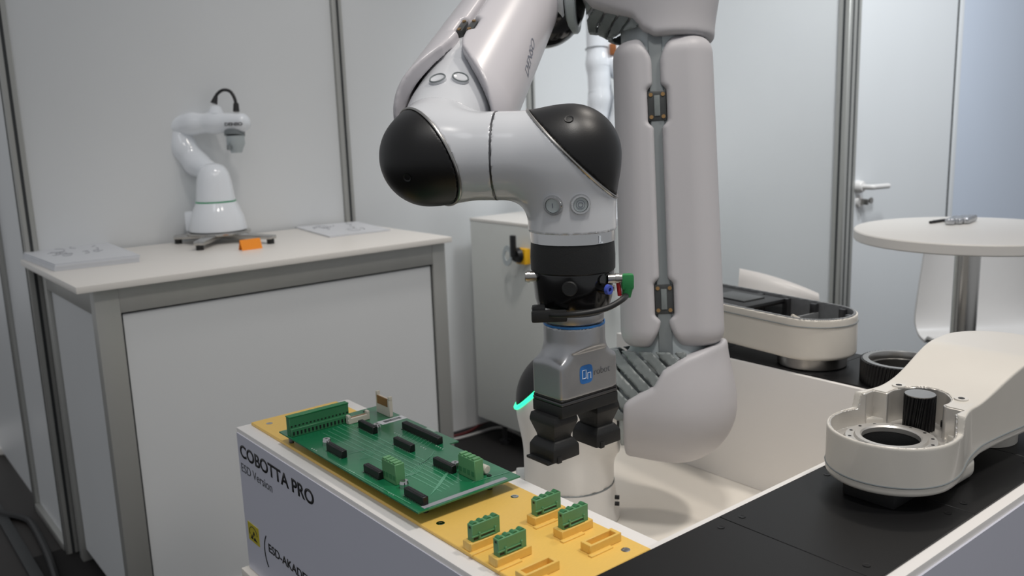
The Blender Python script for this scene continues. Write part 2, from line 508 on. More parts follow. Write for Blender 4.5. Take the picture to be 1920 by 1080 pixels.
# door
dr = structure('door_1', (CX + 0.08, CY, 0))
d0, d1 = CX + 0.088, 4.205
MB().box((d0, CY - 0.006, 0.02), (d1, CY + 0.03, WH)).build('door_leaf', M['panel'], dr)
MB().box((d0 - 0.012, CY - 0.010, 0.0), (d0 - 0.002, CY + 0.02, WH), 0.002).build('door_frame', M['alu'], dr)
MB().box((d1 + 0.003, CY - 0.010, 0.0), (d1 + 0.009, CY + 0.02, WH), 0.001).build('door_seal', M['rubber_line'], dr)
MB().box((d1 + 0.009, CY - 0.016, 0.0), (d1 + 0.045, CY + 0.02, WH), 0.003).build('door_frame', M['panel'], dr)
MB().box((d1 + 0.045, CY - 0.010, 0.0), (d1 + 0.056, CY + 0.02, WH), 0.001).build('door_seal', M['rubber_line'], dr)
hp = ony(1609, 350, CY - 0.01)
dh = MB().lathe([(0, 0.03), (0.020, 0.028), (0.025, 0.02), (0.026, 0.0), (0, 0)], (hp.x, CY - 0.006, hp.z), (0, -1, 0), 24).build('handle_rose', M['chair'], dr)
MB().tube([(hp.x, CY - 0.03, hp.z), (hp.x, CY - 0.065, hp.z), (hp.x + 0.02, CY - 0.075, hp.z), (hp.x + 0.13, CY - 0.07, hp.z - 0.004)], 0.011, 10, smooth=4).build('handle_lever', M['chair'], dh)
kp = ony(1611, 378, CY - 0.01)
kh = MB().lathe([(0, 0.012), (0.022, 0.011), (0.026, 0.0), (0, 0)], (kp.x, CY - 0.006, kp.z), (0, -1, 0), 24).build('lock_rose', M['chair'], dr)
MB().box((kp.x - 0.004, CY - 0.05, kp.z - 0.012), (kp.x + 0.004, CY - 0.015, kp.z + 0.012), 0.002).lathe([(0.0, 0.0), (0.013, 0.0), (0.013, 0.006), (0, 0.006)], (kp.x + 0.012, CY - 0.052, kp.z + 0.006), (0, -1, 0), 16).build('key', M['steel'], kh)

# ================================================================== DISPLAY COUNTER
CZ = 0.996
ct = thing('display_counter', (1.07, 2.7, 0), 'white counter with brushed aluminium frame against the wall, small robot on its top', 'counter')
MB().box((0.515, 2.375, CZ - 0.018), (1.665, WY - 0.024, CZ), 0.002).build('counter_top', M['white_top'], ct)
fx0, fx1, fy0, fy1 = 0.560, 1.655, 2.405, 3.0
lw = 0.062
for (x0, x1, y0, y1) in ((fx0, fx0 + lw, fy0, fy0 + 0.04), (fx1 - 0.05, fx1, fy0, fy0 + 0.04), (fx0, fx0 + 0.04, fy1 - 0.04, fy1), (fx1 - 0.04, fx1, fy1 - 0.04, fy1)):
    MB().box((x0, y0, 0.0), (x1, y1, CZ - 0.018), 0.002).build('leg', M['alu'], ct)
MB().box((fx0 + lw, fy0 + 0.001, CZ - 0.088), (fx1 - 0.05, fy0 + 0.036, CZ - 0.018), 0.001).build('front_rail', M['alu'], ct)
MB().box((fx0 + lw, fy0 + 0.001, 0.01), (fx1 - 0.05, fy0 + 0.036, 0.06), 0.001).build('front_rail', M['alu'], ct)
for x in (fx0, fx1 - 0.03):
    MB().box((x + 0.001, fy0 + 0.04, CZ - 0.088), (x + 0.03, fy1 - 0.04, CZ - 0.018), 0.001).build('side_rail', M['alu'], ct)
fp = MB().box((fx0 + lw + 0.006, fy0 + 0.010, 0.06), (fx1 - 0.056, fy0 + 0.018, CZ - 0.094)).build('front_panel', M['panel'], ct)
MB().box((fx0 + lw, fy0 + 0.012, CZ - 0.094), (fx1 - 0.05, fy0 + 0.02, CZ - 0.088)).box((fx0 + lw, fy0 + 0.012, 0.06), (fx0 + lw + 0.006, fy0 + 0.02, CZ - 0.088)).box((fx1 - 0.056, fy0 + 0.012, 0.06), (fx1 - 0.05, fy0 + 0.02, CZ - 0.088)).build('panel_seal', M['rubber_line'], fp)
for x in (fx0 + 0.012, fx1 - 0.02):
    MB().box((x, fy0 + 0.046, 0.05), (x + 0.008, fy1 - 0.046, CZ - 0.094)).build('side_panel', M['panel'], ct)

# brochures
def brochure(pts, z, th, label, cnt=1):
    """pts: four corners in plan"""
    c = sum((Vector((p[0], p[1], 0)) for p in pts), Vector()) / 4
    out = []
    for k in range(cnt):
        t = thing('brochure', (c.x, c.y, z), label[k] if isinstance(label, list) else label, 'brochure', 'brochures on the counter')
        j = random.uniform(-0.003, 0.003); i = random.uniform(-0.003, 0.003)
        P = [(p[0] + i, p[1] + j) for p in pts]
        MB().prism(P, z, z + th * 0.9).build('pages', M['paper'], t)
        cv = MB().prism([(p[0] + (c.x - p[0]) * -0.004, p[1] + (c.y - p[1]) * -0.004) for p in P], z + th * 0.9, z + th).build('cover', M['paper'], t)
        if k == cnt - 1:
            g = MB()
            e1 = Vector((P[1][0] - P[0][0], P[1][1] - P[0][1], 0)); e2 = Vector((P[3][0] - P[0][0], P[3][1] - P[0][1], 0))
            o = Vector((P[0][0], P[0][1], z + th + 0.0003))
            for n in range(14):
                a = random.uniform(0.18, 0.72); b = random.uniform(0.18, 0.75)
                arc = []
                r = random.uniform(0.03, 0.13); s0 = random.uniform(0, 6.28); ln = random.uniform(1.5, 4.5)
                for q in range(9):
                    th_ = s0 + ln * q / 8
                    arc.append(o + e1 * (a + r * math.cos(th_)) + e2 * (b + 0.8 * r * math.sin(th_)))
                g.tube(arc, 0.0009, 4)
            g.build('line_drawing', M['paper_print'], cv)['kind'] = 'stuff'
        z += th
        out.append(t)
    return out
bp_ = [onz(45, 486, CZ), onz(104, 509, CZ), onz(263, 491, CZ), onz(192, 462, CZ)]
brochure([(p.x, p.y) for p in bp_], CZ + 0.0004, 0.005, ['lowest brochure in the stack at the left end of the counter', 'second brochure from the bottom of the stack on the counter', 'brochure just under the top one of the counter stack', 'top brochure with grey line drawing on the left counter stack'], 4)
bp2 = [onz(553, 428, CZ), onz(617, 446, CZ), onz(731, 433, CZ), onz(668, 418, CZ)]
brochure([(p.x, p.y) for p in bp2], CZ + 0.0004, 0.005, 'single thin brochure lying at the right end of the counter')
# orange tent card
oc = onz(470, 467, CZ)
tb = thing('tent_card', (oc.x, oc.y, CZ), 'small orange folded card standing before the little robot on the counter', 'card')
hwc = 0.034
for s, nm in ((1, 'front_leaf'), (-1, 'back_leaf')):
    b0 = Vector((oc.x, oc.y, CZ)) + Vector((0, -0.014 * s, 0)); t0 = Vector((oc.x, oc.y, CZ + 0.032))
    ex = Vector((1, 0.05, 0)).normalized(); n = Vector((0, -s, 0.4)).normalized() * 0.0005
    q = [b0 - ex * hwc, b0 + ex * hwc, t0 + ex * hwc, t0 - ex * hwc]
    vv = [p + n for p in q] + [p - n for p in q]
    MB().raw(vv, [(0, 1, 2, 3), (7, 6, 5, 4), (0, 4, 5, 1), (1, 5, 6, 2), (2, 6, 7, 3), (3, 7, 4, 0)]).build(nm, M['orange'], tb)

# ================================================================== SMALL WHITE ROBOT ON THE COUNTER
bc = onz(412, 452, CZ)
sr = thing('tabletop_robot', (bc.x, bc.y, CZ), 'small glossy white robot arm on a chrome cross stand on the counter', 'robot')
SD = (bc - EYE).dot(FWD)
pm = SD / FPX                      # metres per pixel at this distance
def sp(px, py, dz=0.0): return at(px, py, SD + dz)
# stand
hub = Vector((bc.x, bc.y, CZ + 0.022))
feet = [(328, 457), (373, 470), (513, 457), (455, 441)]
for k, (fx, fy) in enumerate(feet):
    q = onz(fx, fy, CZ)
    d = Vector((q.x - bc.x, q.y - bc.y, 0)); L = d.length; dn = d / L; sn = Vector((-dn.y, dn.x, 0))
    lg = MB().loft([(0, 0, 0.0, 0.028, 0.009), (0, 0, L, 0.016, 0.006)], basis=(sn, ZZ, dn), origin=Vector((bc.x, bc.y, CZ + 0.022)), bev=0.002).build('stand_leg', M['chrome'], sr)
    MB().cyl((q.x - dn.x * 0.012, q.y - dn.y * 0.012, CZ), (q.x - dn.x * 0.012, q.y - dn.y * 0.012, CZ + 0.018), 0.012, seg=16).build('foot', M['blk'], lg)
MB().cyl((bc.x, bc.y, CZ + 0.026), (bc.x, bc.y, CZ + 0.036), 0.105, seg=40, bev=0.003).build('stand_plate', M['chrome'], sr)
zb = CZ + 0.036
def srz(py): # height of a pixel row on the base axis
    lo, hi = CZ, CZ + 0.6
    for _ in range(30):
        m_ = (lo + hi) / 2; v = Vector((bc.x, bc.y, m_)) - EYE
        if 540 - FPX * v.dot(UP) / v.dot(FWD) > py: lo = m_
        else: hi = m_
    return m_
z1 = srz(377); z2 = srz(306)
MB().lathe([(0, 0), (0.088, 0), (0.094, 0.004), (0.094, 0.012), (0.086, 0.05), (0.074, z1 - zb - 0.02), (0.066, z1 - zb - 0.003), (0, z1 - zb - 0.003)], (bc.x, bc.y, zb)).build('base', M['gloss_white'], sr)
MB().cyl((bc.x, bc.y, z1 - 0.003), (bc.x, bc.y, z1 + 0.002), 0.0655, seg=40).build('light_ring', M['green_led_dim'], sr)
H = z2 - z1
MB().lathe([(0, 0.002), (0.064, 0.002), (0.061, 0.03), (0.056, H * 0.55), (0.050, H * 0.75), (0.038, H * 0.91), (0.02, H * 0.985), (0, H)], (bc.x, bc.y, z1)).build('turret', M['gloss_white'], sr)
q0 = sp(368, 398); q1 = sp(369, 432)
MB().box((-0.03, -0.03, -0.032), (0.03, 0.03, 0.036), 0.008, basis=(RH, -TH, ZZ), origin=(q0 + q1) / 2).build('rear_connector_block', M['gloss_white'], sr)
def caps_part(name, chain, m, parent, h=0.006, k=0.02):
    pts = [c[0] for c in chain]
    lo, hi = bounds(pts, max(c[1] for c in chain) + 0.02)
    def f(P):
        d = None
        for (a, ra), (b, rb) in zip(chain[:-1], chain[1:]):
            e = s_caps(P, a, b, ra, rb); d = e if d is None else smin(d, e, k)
        return d
    return sdf_part(name, f, lo, hi, h, m, parent)
caps_part('lower_link', [(sp(400, 326, 0.0), 0.034), (sp(368, 306, 0.02), 0.040), (sp(343, 277, 0.02), 0.042), (sp(333, 246, 0.02), 0.044)], M['gloss_white'], sr)
ul = caps_part('upper_link', [(sp(330, 238, 0.01), 0.040), (sp(360, 232, 0.0), 0.034), (sp(403, 230, 0.0), 0.033), (sp(452, 230, -0.01), 0.032)], M['gloss_white'], sr)
MB().lathe([(0.0335, -0.002), (0.0345, 0), (0.0335, 0.002)], sp(403, 230), sp(452, 230, -0.01) - sp(403, 230), 32, close=True).build('seam', M['link'], ul)
text_part('DENSO', 0.014, sp(421, 236, -0.047), RH, ZZ, M['ink_grey'], 'lettering', ul, offset=0.0008, xs=1.3)
MB().cyl(sp(405, 218), sp(404, 200), 0.030, 0.020, seg=24, bev=0.004).build('cable_socket', M['gloss_white'], sr)
MB().cyl(sp(440, 246), sp(440, 254), 0.034, seg=28).build('wrist_collar', M['link'], sr)
wj = MB().lathe([(0, 0), (0.030, 0), (0.030, 0.03), (0.022, 0.045), (0.018, 0.058), (0, 0.058)], sp(441, 254), -ZZ, 28).build('wrist', M['link_lt'], sr)
MB().cyl(sp(430, 272, -0.02), sp(430, 281, -0.02), 0.008, seg=14).build('tool_pin', M['link'], wj)
MB().tube([sp(402, 192), sp(406, 178), sp(418, 169), (sp(432, 172)), sp(441, 188), sp(443, 207)], 0.0055, 8, smooth=5).build('cable', M['cable'], sr)
MB().cyl(sp(401, 194), sp(405, 180), 0.012, 0.006, seg=14).build('cable_plug', M['cable'], sr)
MB().cyl(sp(443, 209), sp(442.5, 194), 0.011, 0.009, seg=14).build('cable_plug', M['cable'], sr)

# ================================================================== CABINET WITH SECOND ROBOT
cabx, caby1, caby0, cabz = 2.163, 2.95, 2.463, 0.972
cb = thing('control_cabinet', (2.55, 2.7, 0), 'light grey metal cabinet on adjustable feet beside the counter', 'cabinet')
MB().box((cabx, caby0, 0.11), (3.02, caby1, cabz - 0.012), 0.002).build('body', M['grey_cab'], cb)
MB().box((cabx - 0.002, caby0 - 0.003, cabz - 0.012), (3.02, caby1, cabz), 0.002).build('top_plate', M['white_top'], cb)
for x in (cabx + 0.05, 2.95):
    for y in (caby0 + 0.05, caby1 - 0.12):
        MB().cyl((x, y, 0.006), (x, y, 0.02), 0.025, seg=18).cyl((x, y, 0.02), (x, y, 0.11), 0.011, seg=14).build('foot', M['steel_dark'], cb)
sw = onx(978, 478, cabx)
swb = MB().box((cabx - 0.03, sw.y - 0.055, sw.z - 0.03), (cabx, sw.y + 0.0, sw.z + 0.03), 0.003).build('switch_plate', M['key_yellow'], cb)
MB().lathe([(0, 0.02), (0.024, 0.018), (0.03, 0.0), (0, 0)], (cabx - 0.032, sw.y - 0.02, sw.z + 0.005), (-1, 0, 0), 20).box((cabx - 0.065, sw.y - 0.032, sw.z + 0.0), (cabx - 0.05, sw.y - 0.008, sw.z + 0.085), 0.004).build('switch_lever', M['blk'], swb)
MB().lathe([(0.020, 0), (0.040, 0), (0.040, 0.003), (0.020, 0.003)], (cabx - 0.045, sw.y + 0.03, sw.z + 0.0), (-1, 0.2, 0.1), 28, close=True).build('tag_ring', M['link_lt'], swb)
# white robot standing on the cabinet
rb = onz(1172, 418, cabz)
r2 = thing('six_axis_robot', (rb.x, rb.y, cabz), 'white six-axis robot standing on the grey cabinet behind the large robot', 'robot')
D2 = (rb - EYE).dot(FWD)
def bp(px, py, dz=0.0): return at(px, py, D2 + dz)
MB().box((rb.x - 0.09, rb.y - 0.09, cabz), (rb.x + 0.09, rb.y + 0.09, cabz + 0.03), 0.006).lathe([(0, 0.03), (0.085, 0.03), (0.075, 0.09), (0.07, 0.20), (0, 0.20)], (rb.x, rb.y, cabz), seg=36).build('base', M['gloss_white'], r2)
caps_part('shoulder', [(bp(1175, 330), 0.075), (bp(1165, 262), 0.075)], M['gloss_white'], r2, 0.008)
caps_part('lower_arm', [(bp(1163, 262, -0.06), 0.06), (bp(1176, 200, -0.06), 0.05), (bp(1182, 140, -0.06), 0.055)], M['gloss_white'], r2, 0.008)
caps_part('elbow', [(bp(1182, 135, 0.0), 0.055), (bp(1150, 120, 0.02), 0.05)], M['gloss_white'], r2, 0.008)
caps_part('forearm', [(bp(1118, 10), 0.04), (bp(1121, 120), 0.042), (bp(1127, 190), 0.046), (bp(1122, 240), 0.044)], M['gloss_white'], r2, 0.008)
caps_part('wrist', [(bp(1122, 250), 0.042), (bp(1117, 300), 0.034)], M['gloss_white'], r2, 0.008)
for y in (92, 127, 175): 
    MB().lathe([(0.0425, -0.001), (0.0465, 0), (0.0425, 0.001)], bp(1120 + (y - 92) * 0.06, y), bp(1121, 120) - bp(1118, 10), 32, close=True).build('seam', M['link'], r2)
MB().box((-0.012, -0.01, -0.02), (0.012, 0.01, 0.02), 0.003, basis=(RH, -TH, ZZ), origin=bp(1149, 92, -0.03)).build('connector', M['copper'], r2)
MB().box((-0.035, -0.03, -0.05), (0.035, 0.03, 0.05), 0.012, basis=(RH, -TH, ZZ), origin=bp(1147, 105, 0.01)).build('motor_cover', M['gloss_white'], r2)

# cables on the carpet
MB().tube([onz(835, 826, 0.012), onz(858, 822, 0.012), onz(895, 812, 0.012), onz(925, 803, 0.014), onz(948, 803, 0.014), onz(985, 820, 0.012), onz(1040, 850, 0.012)], 0.006, 8, smooth=5).build('power_cable', M['cable_w'])
tag(bpy.data.objects['power_cable'], 'pale cable lying on the dark carpet under the grey cabinet', 'cable')
MB().tube([onz(830, 822, 0.012), onz(872, 812, 0.012), onz(900, 797, 0.014), onz(930, 780, 0.014)], 0.006, 8, smooth=5).build('power_cable', M['cable_r'])
tag(bpy.data.objects['power_cable.001'], 'dark red cable curving over the carpet between counter and cabinet', 'cable')
hc = MB().tube([onz(-30, 952, 0.012), onz(10, 964, 0.012), onz(45, 972, 0.012), onz(62, 985, 0.012), onz(90, 1040, 0.012), onz(110, 1100, 0.012)], 0.012, 8, smooth=5).build('floor_cable', M['cable'])
tag(hc, 'thick black cable on the hall floor outside the booth wall', 'cable')
wf = onz(10, 842, 0.02)
wfo = MB().box((-0.45, -0.2, 0.0), (0.06, 0.02, 0.03), 0.004, basis=(RH, TH, ZZ), origin=(wf.x, wf.y, 0)).build('floor_sign', M['white_top'])
tag(wfo, 'white board lying on the dark hall floor at the left edge', 'board')
# ================================================================== DEMO DESK (raised plinths on a white board)
ZT, ZF = 0.88, 0.618
ds = thing('demo_desk', (1.08, 0.92, 0), 'white demo desk board carrying the large robot between raised plinths', 'table')
MB().box((0.515, 0.40, ZF - 0.035), (1.68, 1.425, ZF), 0.003).build('desk_board', M['tub'], ds)
MB().box((0.56, 0.46, 0.006), (1.64, 1.36, ZF - 0.035), 0.004).build('desk_body', M['white_paint'], ds)
# left plinth with the writing
p1 = thing('plinth', (0.634, 1.03, ZF), 'white plinth with black lettering and yellow sticker under the yellow fixture plate', 'plinth')
MB().box((0.528, 0.6565, ZF), (0.742, 1.418, ZT - 0.004), 0.003).build('body', M['white_paint'], p1)
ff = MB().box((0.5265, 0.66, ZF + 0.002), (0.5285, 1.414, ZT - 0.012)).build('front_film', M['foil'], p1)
def on_face(px, py): return onx(px, py, 0.5265)
t0 = on_face(451, 854); FY = Vector((0, -1, 0)); t1 = on_face(595, 946)
wtxt = (t0 - t1).length
text_part('COBOTTA PRO', 0.031, Vector((0.5262, t0.y, t0.z)), FY, ZZ, M['ink'], 'lettering', p1, offset=0.0007, xs=1.26)
t2 = on_face(453, 882)
text_part('ESD Version', 0.022, Vector((0.5262, t2.y, t2.z)), FY, ZZ, M['ink_grey'], 'lettering', p1, offset=0.0, xs=1.12)
t3 = on_face(504, 1033)
text_part('ESD-AKADEMIE', 0.021, Vector((0.5262, t3.y, t3.z)), FY, ZZ, M['ink'], 'lettering', p1, offset=0.0004, xs=1.25)
t4 = on_face(497, 1030)
pa = []
for k in range(13):
    a = math.radians(150 + 60 * k / 12); pa.append(Vector((0.5262, t4.y - 0.075 - 0.075 * math.cos(a), t4.z + 0.0 + 0.075 * math.sin(a) * 0.75)))
MB().tube(pa, 0.0011, 5).build('lettering', M['ink'], p1)
e0 = on_face(465, 976); e1 = on_face(488, 1029)
st = MB().box((0.5256, e1.y, e1.z + 0.003), (0.5266, e0.y, e0.z)).build('warning_sticker', M['esd'], p1)
ey, ez, ew, eh = e0.y, e1.z + 0.003, e0.y - e1.y, e0.z - e1.z - 0.003
g = MB()
def fp_(u, v): return Vector((0.5254, ey - u * ew, ez + v * eh))
def flat(poly): g.raw([fp_(*p) for p in poly] + [fp_(*p) + Vector((0.0004, 0, 0)) for p in poly], [tuple(range(len(poly))), tuple(range(len(poly), 2 * len(poly)))[::-1]] + [(i, (i + 1) % len(poly), (i + 1) % len(poly) + len(poly), i + len(poly)) for i in range(len(poly))])
flat([(0.42, 0.30), (0.50, 0.62), (0.58, 0.62), (0.66, 0.45), (0.60, 0.42), (0.54, 0.50), (0.50, 0.34)])
flat([(0.20, 0.14), (0.35, 0.42), (0.46, 0.20), (0.36, 0.14)])
flat([(0.46, 0.14), (0.60, 0.34), (0.86, 0.14)])
g.tube([fp_(0.5 + 0.36 * math.cos(a), 0.52 + 0.34 * math.sin(a)) for a in np.linspace(-0.1, 3.6, 14)], 0.0006, 5)
g.build('symbol', M['ink'], st)
# plinth along the front with black plates
def screw(x, y, z, parent, m=None, r=0.0045):
    s = MB().lathe([(r * 0.45, -0.0012), (r * 0.45, 0.0004), (r, 0.0006), (r, 0.0)], (x, y, z), seg=14).cyl((x, y, z - 0.001), (x, y, z + 0.00025), r * 0.45, seg=6).build('screw', m or M['steel_dark'], parent)
    return s
p2 = thing('plinth', (1.2, 0.54, ZF), 'long white plinth with black plates in front of the robot', 'plinth')
MB().box((0.528, 0.422, ZF), (1.431, 0.656, ZT - 0.0015), 0.002).build('body', M['white_paint'], p2)
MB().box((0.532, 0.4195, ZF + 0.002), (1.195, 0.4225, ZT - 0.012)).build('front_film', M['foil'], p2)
xs2 = [0.531, 0.604, 0.836, 1.068, 1.300, 1.431]
for i in range(5):
    a, b = xs2[i] + 0.0004, xs2[i + 1] - 0.0004
    pl = MB().box((a, 0.436, ZT - 0.0015), (b, 0.644, ZT + 0.0015), 0.0005, 1).build('black_plate', M['black_top'], p2)
    for x in (a + 0.0205, b - 0.0205):
        for y in (0.459, 0.624): screw(x, y, ZT + 0.0015, pl, M['gear'])
p3 = thing('plinth', (1.54, 1.0, ZF), 'white plinth with black top behind the robot carrying the open arm casting', 'plinth')
MB().box((1.432, 0.422, ZF), (1.640, 1.40, ZT - 0.0015), 0.002).build('body', M['white_paint'], p3)
ys3 = [0.436, 0.668, 0.900, 1.132, 1.388]
for i in range(4):
    a, b = ys3[i] + 0.0004, ys3[i + 1] - 0.0004
    pl = MB().box((1.4405, a, ZT - 0.0015), (1.632, b, ZT + 0.0015), 0.0005, 1).build('black_plate', M['black_top'], p3)
    for y in (a + 0.02, b - 0.02):
        for x in (1.46, 1.612): screw(x, y, ZT + 0.0015, pl, M['gear'])

# ------------------------------------------------------------------ yellow fixture
ZY = ZT + 0.001
fxt = thing('fixture_plate', (0.633, 1.02, ZT - 0.004), 'yellow plastic fixture plate with six raised sockets on the lettered plinth', 'fixture')
MB().box((0.551, 0.6455, ZT - 0.004), (0.714, 1.408, ZY), 0.001, 1).build('plate', M['yellow'], fxt)
SOCK = [((857.5, 1010), (874, 1015), (937, 987)), ((904, 1036), (921, 1041), (987, 1015)), ((954, 1061), (972, 1072), (1037, 1044)),
        ((1000, 970), (1017, 979), (1074, 955)), ((1049, 996), (1067, 1005), (1125, 981)), ((1101, 1021), (1119, 1031), (1179, 1005))]
ZS = ZY + 0.011
sockpos = []
for (l, b_, r) in SOCK:
    L = onz(*l, ZS); B = onz(*b_, ZS); R = onz(*r, ZS)
    sockpos.append(((L.x + B.x) / 2, (B.y + R.y) / 2, R.x - (L.x + B.x) / 2, L.y - (B.y + R.y) / 2))
sx = [np.mean([sockpos[i][0] for i in g_]) for g_ in ((0, 1, 2), (3, 4, 5))]
SW, SDp = 0.051, 0.0170
yy0 = [s[1] for s in sockpos]
SK = []
proto = None
for i in range(6):
    x = sx[i // 3]; y = (yy0[i % 3] + yy0[i % 3 + 3]) / 2
    SK.append((x, y))
    if proto is None:
        m_ = MB(); t = 0.0034
        m_.box((x, y, ZY), (x + SW, y + t, ZS), 0.0006, 1); m_.box((x, y + SDp - t, ZY), (x + SW, y + SDp, ZS), 0.0006, 1)
        m_.box((x, y + t - 0.0005, ZY), (x + t + 0.002, y + SDp - t + 0.0005, ZS), 0.0006, 1); m_.box((x + SW - t - 0.002, y + t - 0.0005, ZY), (x + SW, y + SDp - t + 0.0005, ZS), 0.0006, 1)
        m_.box((x + t, y + t - 0.0005, ZY), (x + SW - t, y + SDp - t + 0.0005, ZY + 0.003))
        m_.box((x - 0.004, y - 0.006, ZY - 0.0005), (x + SW * 0.62, y + 0.001, ZY + 0.0018), 0.0005, 1)
        proto = m_.build('socket', M['yellow'], fxt); px0, py0 = x, y
    else: share(proto, (x - px0, y - py0, 0), fxt)
for (px, py) in ((826, 981), (965, 931), (1173, 1031), (612, 862), (699, 779)):
    q = onz(px, py, ZY)
    if (px, py) in ((612, 862), (699, 779)): q = Vector((0.572 if px == 612 else 0.692, 1.38, ZY))
    MB().lathe([(0.0022, -0.001), (0.0022, 0.0003), (0.0045, 0.0006), (0.0055, 0.0003), (0.0055, -0.001)], (q.x, q.y, ZY), seg=16).cyl((q.x, q.y, ZY - 0.001), (q.x, q.y, ZY + 0.0001), 0.0022, seg=6).build('screw', M['silver'], fxt)

# terminal plugs
def plug(x, y, label):
    w, d, z0, h = 0.0415, 0.0098, ZY + 0.0032, 0.0315
    t = thing('terminal_plug', (x, y, z0), label, 'connector', 'green plugs in the fixture sockets')
    x0, x1, y0, y1 = x - w / 2, x + w / 2, y - d / 2, y + d / 2
    bo = MB().box((x0, y0, z0), (x1, y1, z0 + h - 0.003), 0.0007, 1).build('body', M['term'], t)
    for k in range(4):
        cx = x0 + w * (k + 0.5) / 4
        MB().cyl((cx, y0 + 0.0015, z0 + h - 0.0052), (cx, y1 - 0.001, z0 + h - 0.0052), 0.0043, seg=16).build('screw_hump', M['term_dark'], t)
    MB().box((x0 - 0.0008, y0 - 0.0012, z0 + h * 0.42), (x1 - 0.009, y0 + 0.001, z0 + h * 0.47), 0.0003, 1).box((x0 + 0.009, y0 - 0.0018, z0 + 0.008), (x0 + 0.0115, y0 + 0.001, z0 + h * 0.56), 0.0004, 1).box((x1 - 0.009, y0 - 0.0018, z0 + 0.008), (x1 - 0.0065, y0 + 0.001, z0 + h * 0.56), 0.0004, 1).box((x0 + 0.010, y0 - 0.0018, z0 + h * 0.27), (x1 - 0.008, y0 + 0.001, z0 + h * 0.33), 0.0004, 1).build('latch_frame', M['term'], bo)
    MB().box((x0 + 0.012, y0 - 0.0004, z0 + h * 0.36), (x1 - 0.0095, y0 + 0.001, z0 + h * 0.41)).build('latch_slot', M['ink'], bo)
    MB().box((x0 + 0.002, y0 - 0.0004, z0 + h * 0.30), (x0 + 0.008, y0 + 0.001, z0 + h * 0.38)).build('latch_slot', M['ink'], bo)
    MB().box((x0 - 0.0004, y0 + 0.003, z0 + h * 0.75), (x0 + 0.001, y0 + 0.006, z0 + h * 0.83)).build('key_slot', M['ink'], bo)
    return t
names = ['green screw-terminal plug in the left socket row nearest the circuit board', 'green screw-terminal plug in the left socket row beside the empty socket', None,
         'green screw-terminal plug in the right socket row nearest the circuit board', 'green screw-terminal plug in the right socket row beside the empty socket', None]
for i, (x, y) in enumerate(SK):
    if names[i]: plug(x + SW / 2, y + SDp / 2, names[i])

# ------------------------------------------------------------------ circuit board
ZP = 0.900
pc = [onz(523, 807.5, ZP), onz(783, 963, ZP), onz(974, 892, ZP), onz(728, 757, ZP)]
X0 = (pc[0].x + pc[1].x) / 2; X1 = pc[2].x; Yb = (pc[1].y + pc[2].y) / 2; Yt = (pc[0].y + pc[3].y) / 2
nt_ = onz(860, 827, ZP); nt2 = onz(842, 832, ZP)
pcb = thing('circuit_board', ((X0 + X1) / 2, (Yb + Yt) / 2, ZP - 0.002), 'green circuit board with black connectors on standoffs over the yellow plate', 'circuit board')
outl = [(X0, Yb), (X1, Yb), (X1, nt_.y - 0.004), (nt_.x, nt_.y), (max(X1, pc[3].x), nt_.y + 0.002) if False else (nt_.x, nt_.y + 0.001), (X1 + 0.004, Yt), (X0, Yt)]
MB().prism([(X0, Yb), (X1, Yb), (X1, nt2.y), (nt_.x, nt_.y), (nt_.x, Yt), (X0, Yt)], ZP - 0.002, ZP).build('board', M['pcb'], pcb)
for (x, y) in ((X0 + 0.03, Yb + 0.03), (X1 - 0.03, Yb + 0.03), (X0 + 0.014, Yt - 0.012), (X1 - 0.016, Yt - 0.012)):
    MB().cyl((x, y, ZY), (x, y, ZP - 0.002), 0.004, seg=6).build('standoff', M['steel_dark'], pcb)
    MB().lathe([(0.0018, 0.0), (0.0018, 0.0008), (0.0034, 0.0008), (0.0036, 0)], (x, y, ZP), seg=14, close=True).build('standoff_screw', M['gear'], pcb)
def header(pa, pb, w=0.009, h=0.0115):
    a = onz(*pa, ZP + 0.004); b = onz(*pb, ZP + 0.004); x = (a.x + b.x) / 2
    o = MB().box((x - w / 2, b.y, ZP), (x + w / 2, a.y, ZP + h), 0.001, 1).build('header', M['blk'], pcb)
    gq = MB()
    n = max(6, int((a.y - b.y) / 0.0045))
    for k in range(n):
        y = b.y + 0.003 + (a.y - b.y - 0.006) * k / (n - 1)
        gq.box((x - w / 2 - 0.0028, y - 0.0006, ZP), (x - w / 2 + 0.001, y + 0.0006, ZP + 0.001))
    gq.build('pins', M['steel'], o)['kind'] = 'stuff'
    MB().box((x - 0.002, b.y + 0.003, ZP + h - 0.0002), (x + 0.002, a.y - 0.003, ZP + h + 0.0003)).build('slot', M['ink'], o)
for pa, pb in (((676, 795), (704, 809)), ((616, 838), (647, 854)), ((686, 878), (716, 894)), ((762, 922), (799, 942)), ((742, 827), (774, 843)), ((817, 865), (851, 883))): header(pa, pb)
header((760, 797), (824, 829), 0.010, 0.011)
for (px, py) in ((707, 806), (613, 834), (758, 914), (854, 879)):
    q = onz(px, py, ZP)
    MB().cyl((q.x, q.y, ZP), (q.x, q.y, ZP + 0.006), 0.0062, seg=12).lathe([(0.002, 0.006), (0.002, 0.010), (0.0055, 0.010), (0.0066, 0.006)], (q.x, q.y, ZP), seg=14).cyl((q.x, q.y, ZP + .006), (q.x, q.y, ZP + .0082), 0.002, seg=8).build('spacer_nut', M['silver'], pcb)
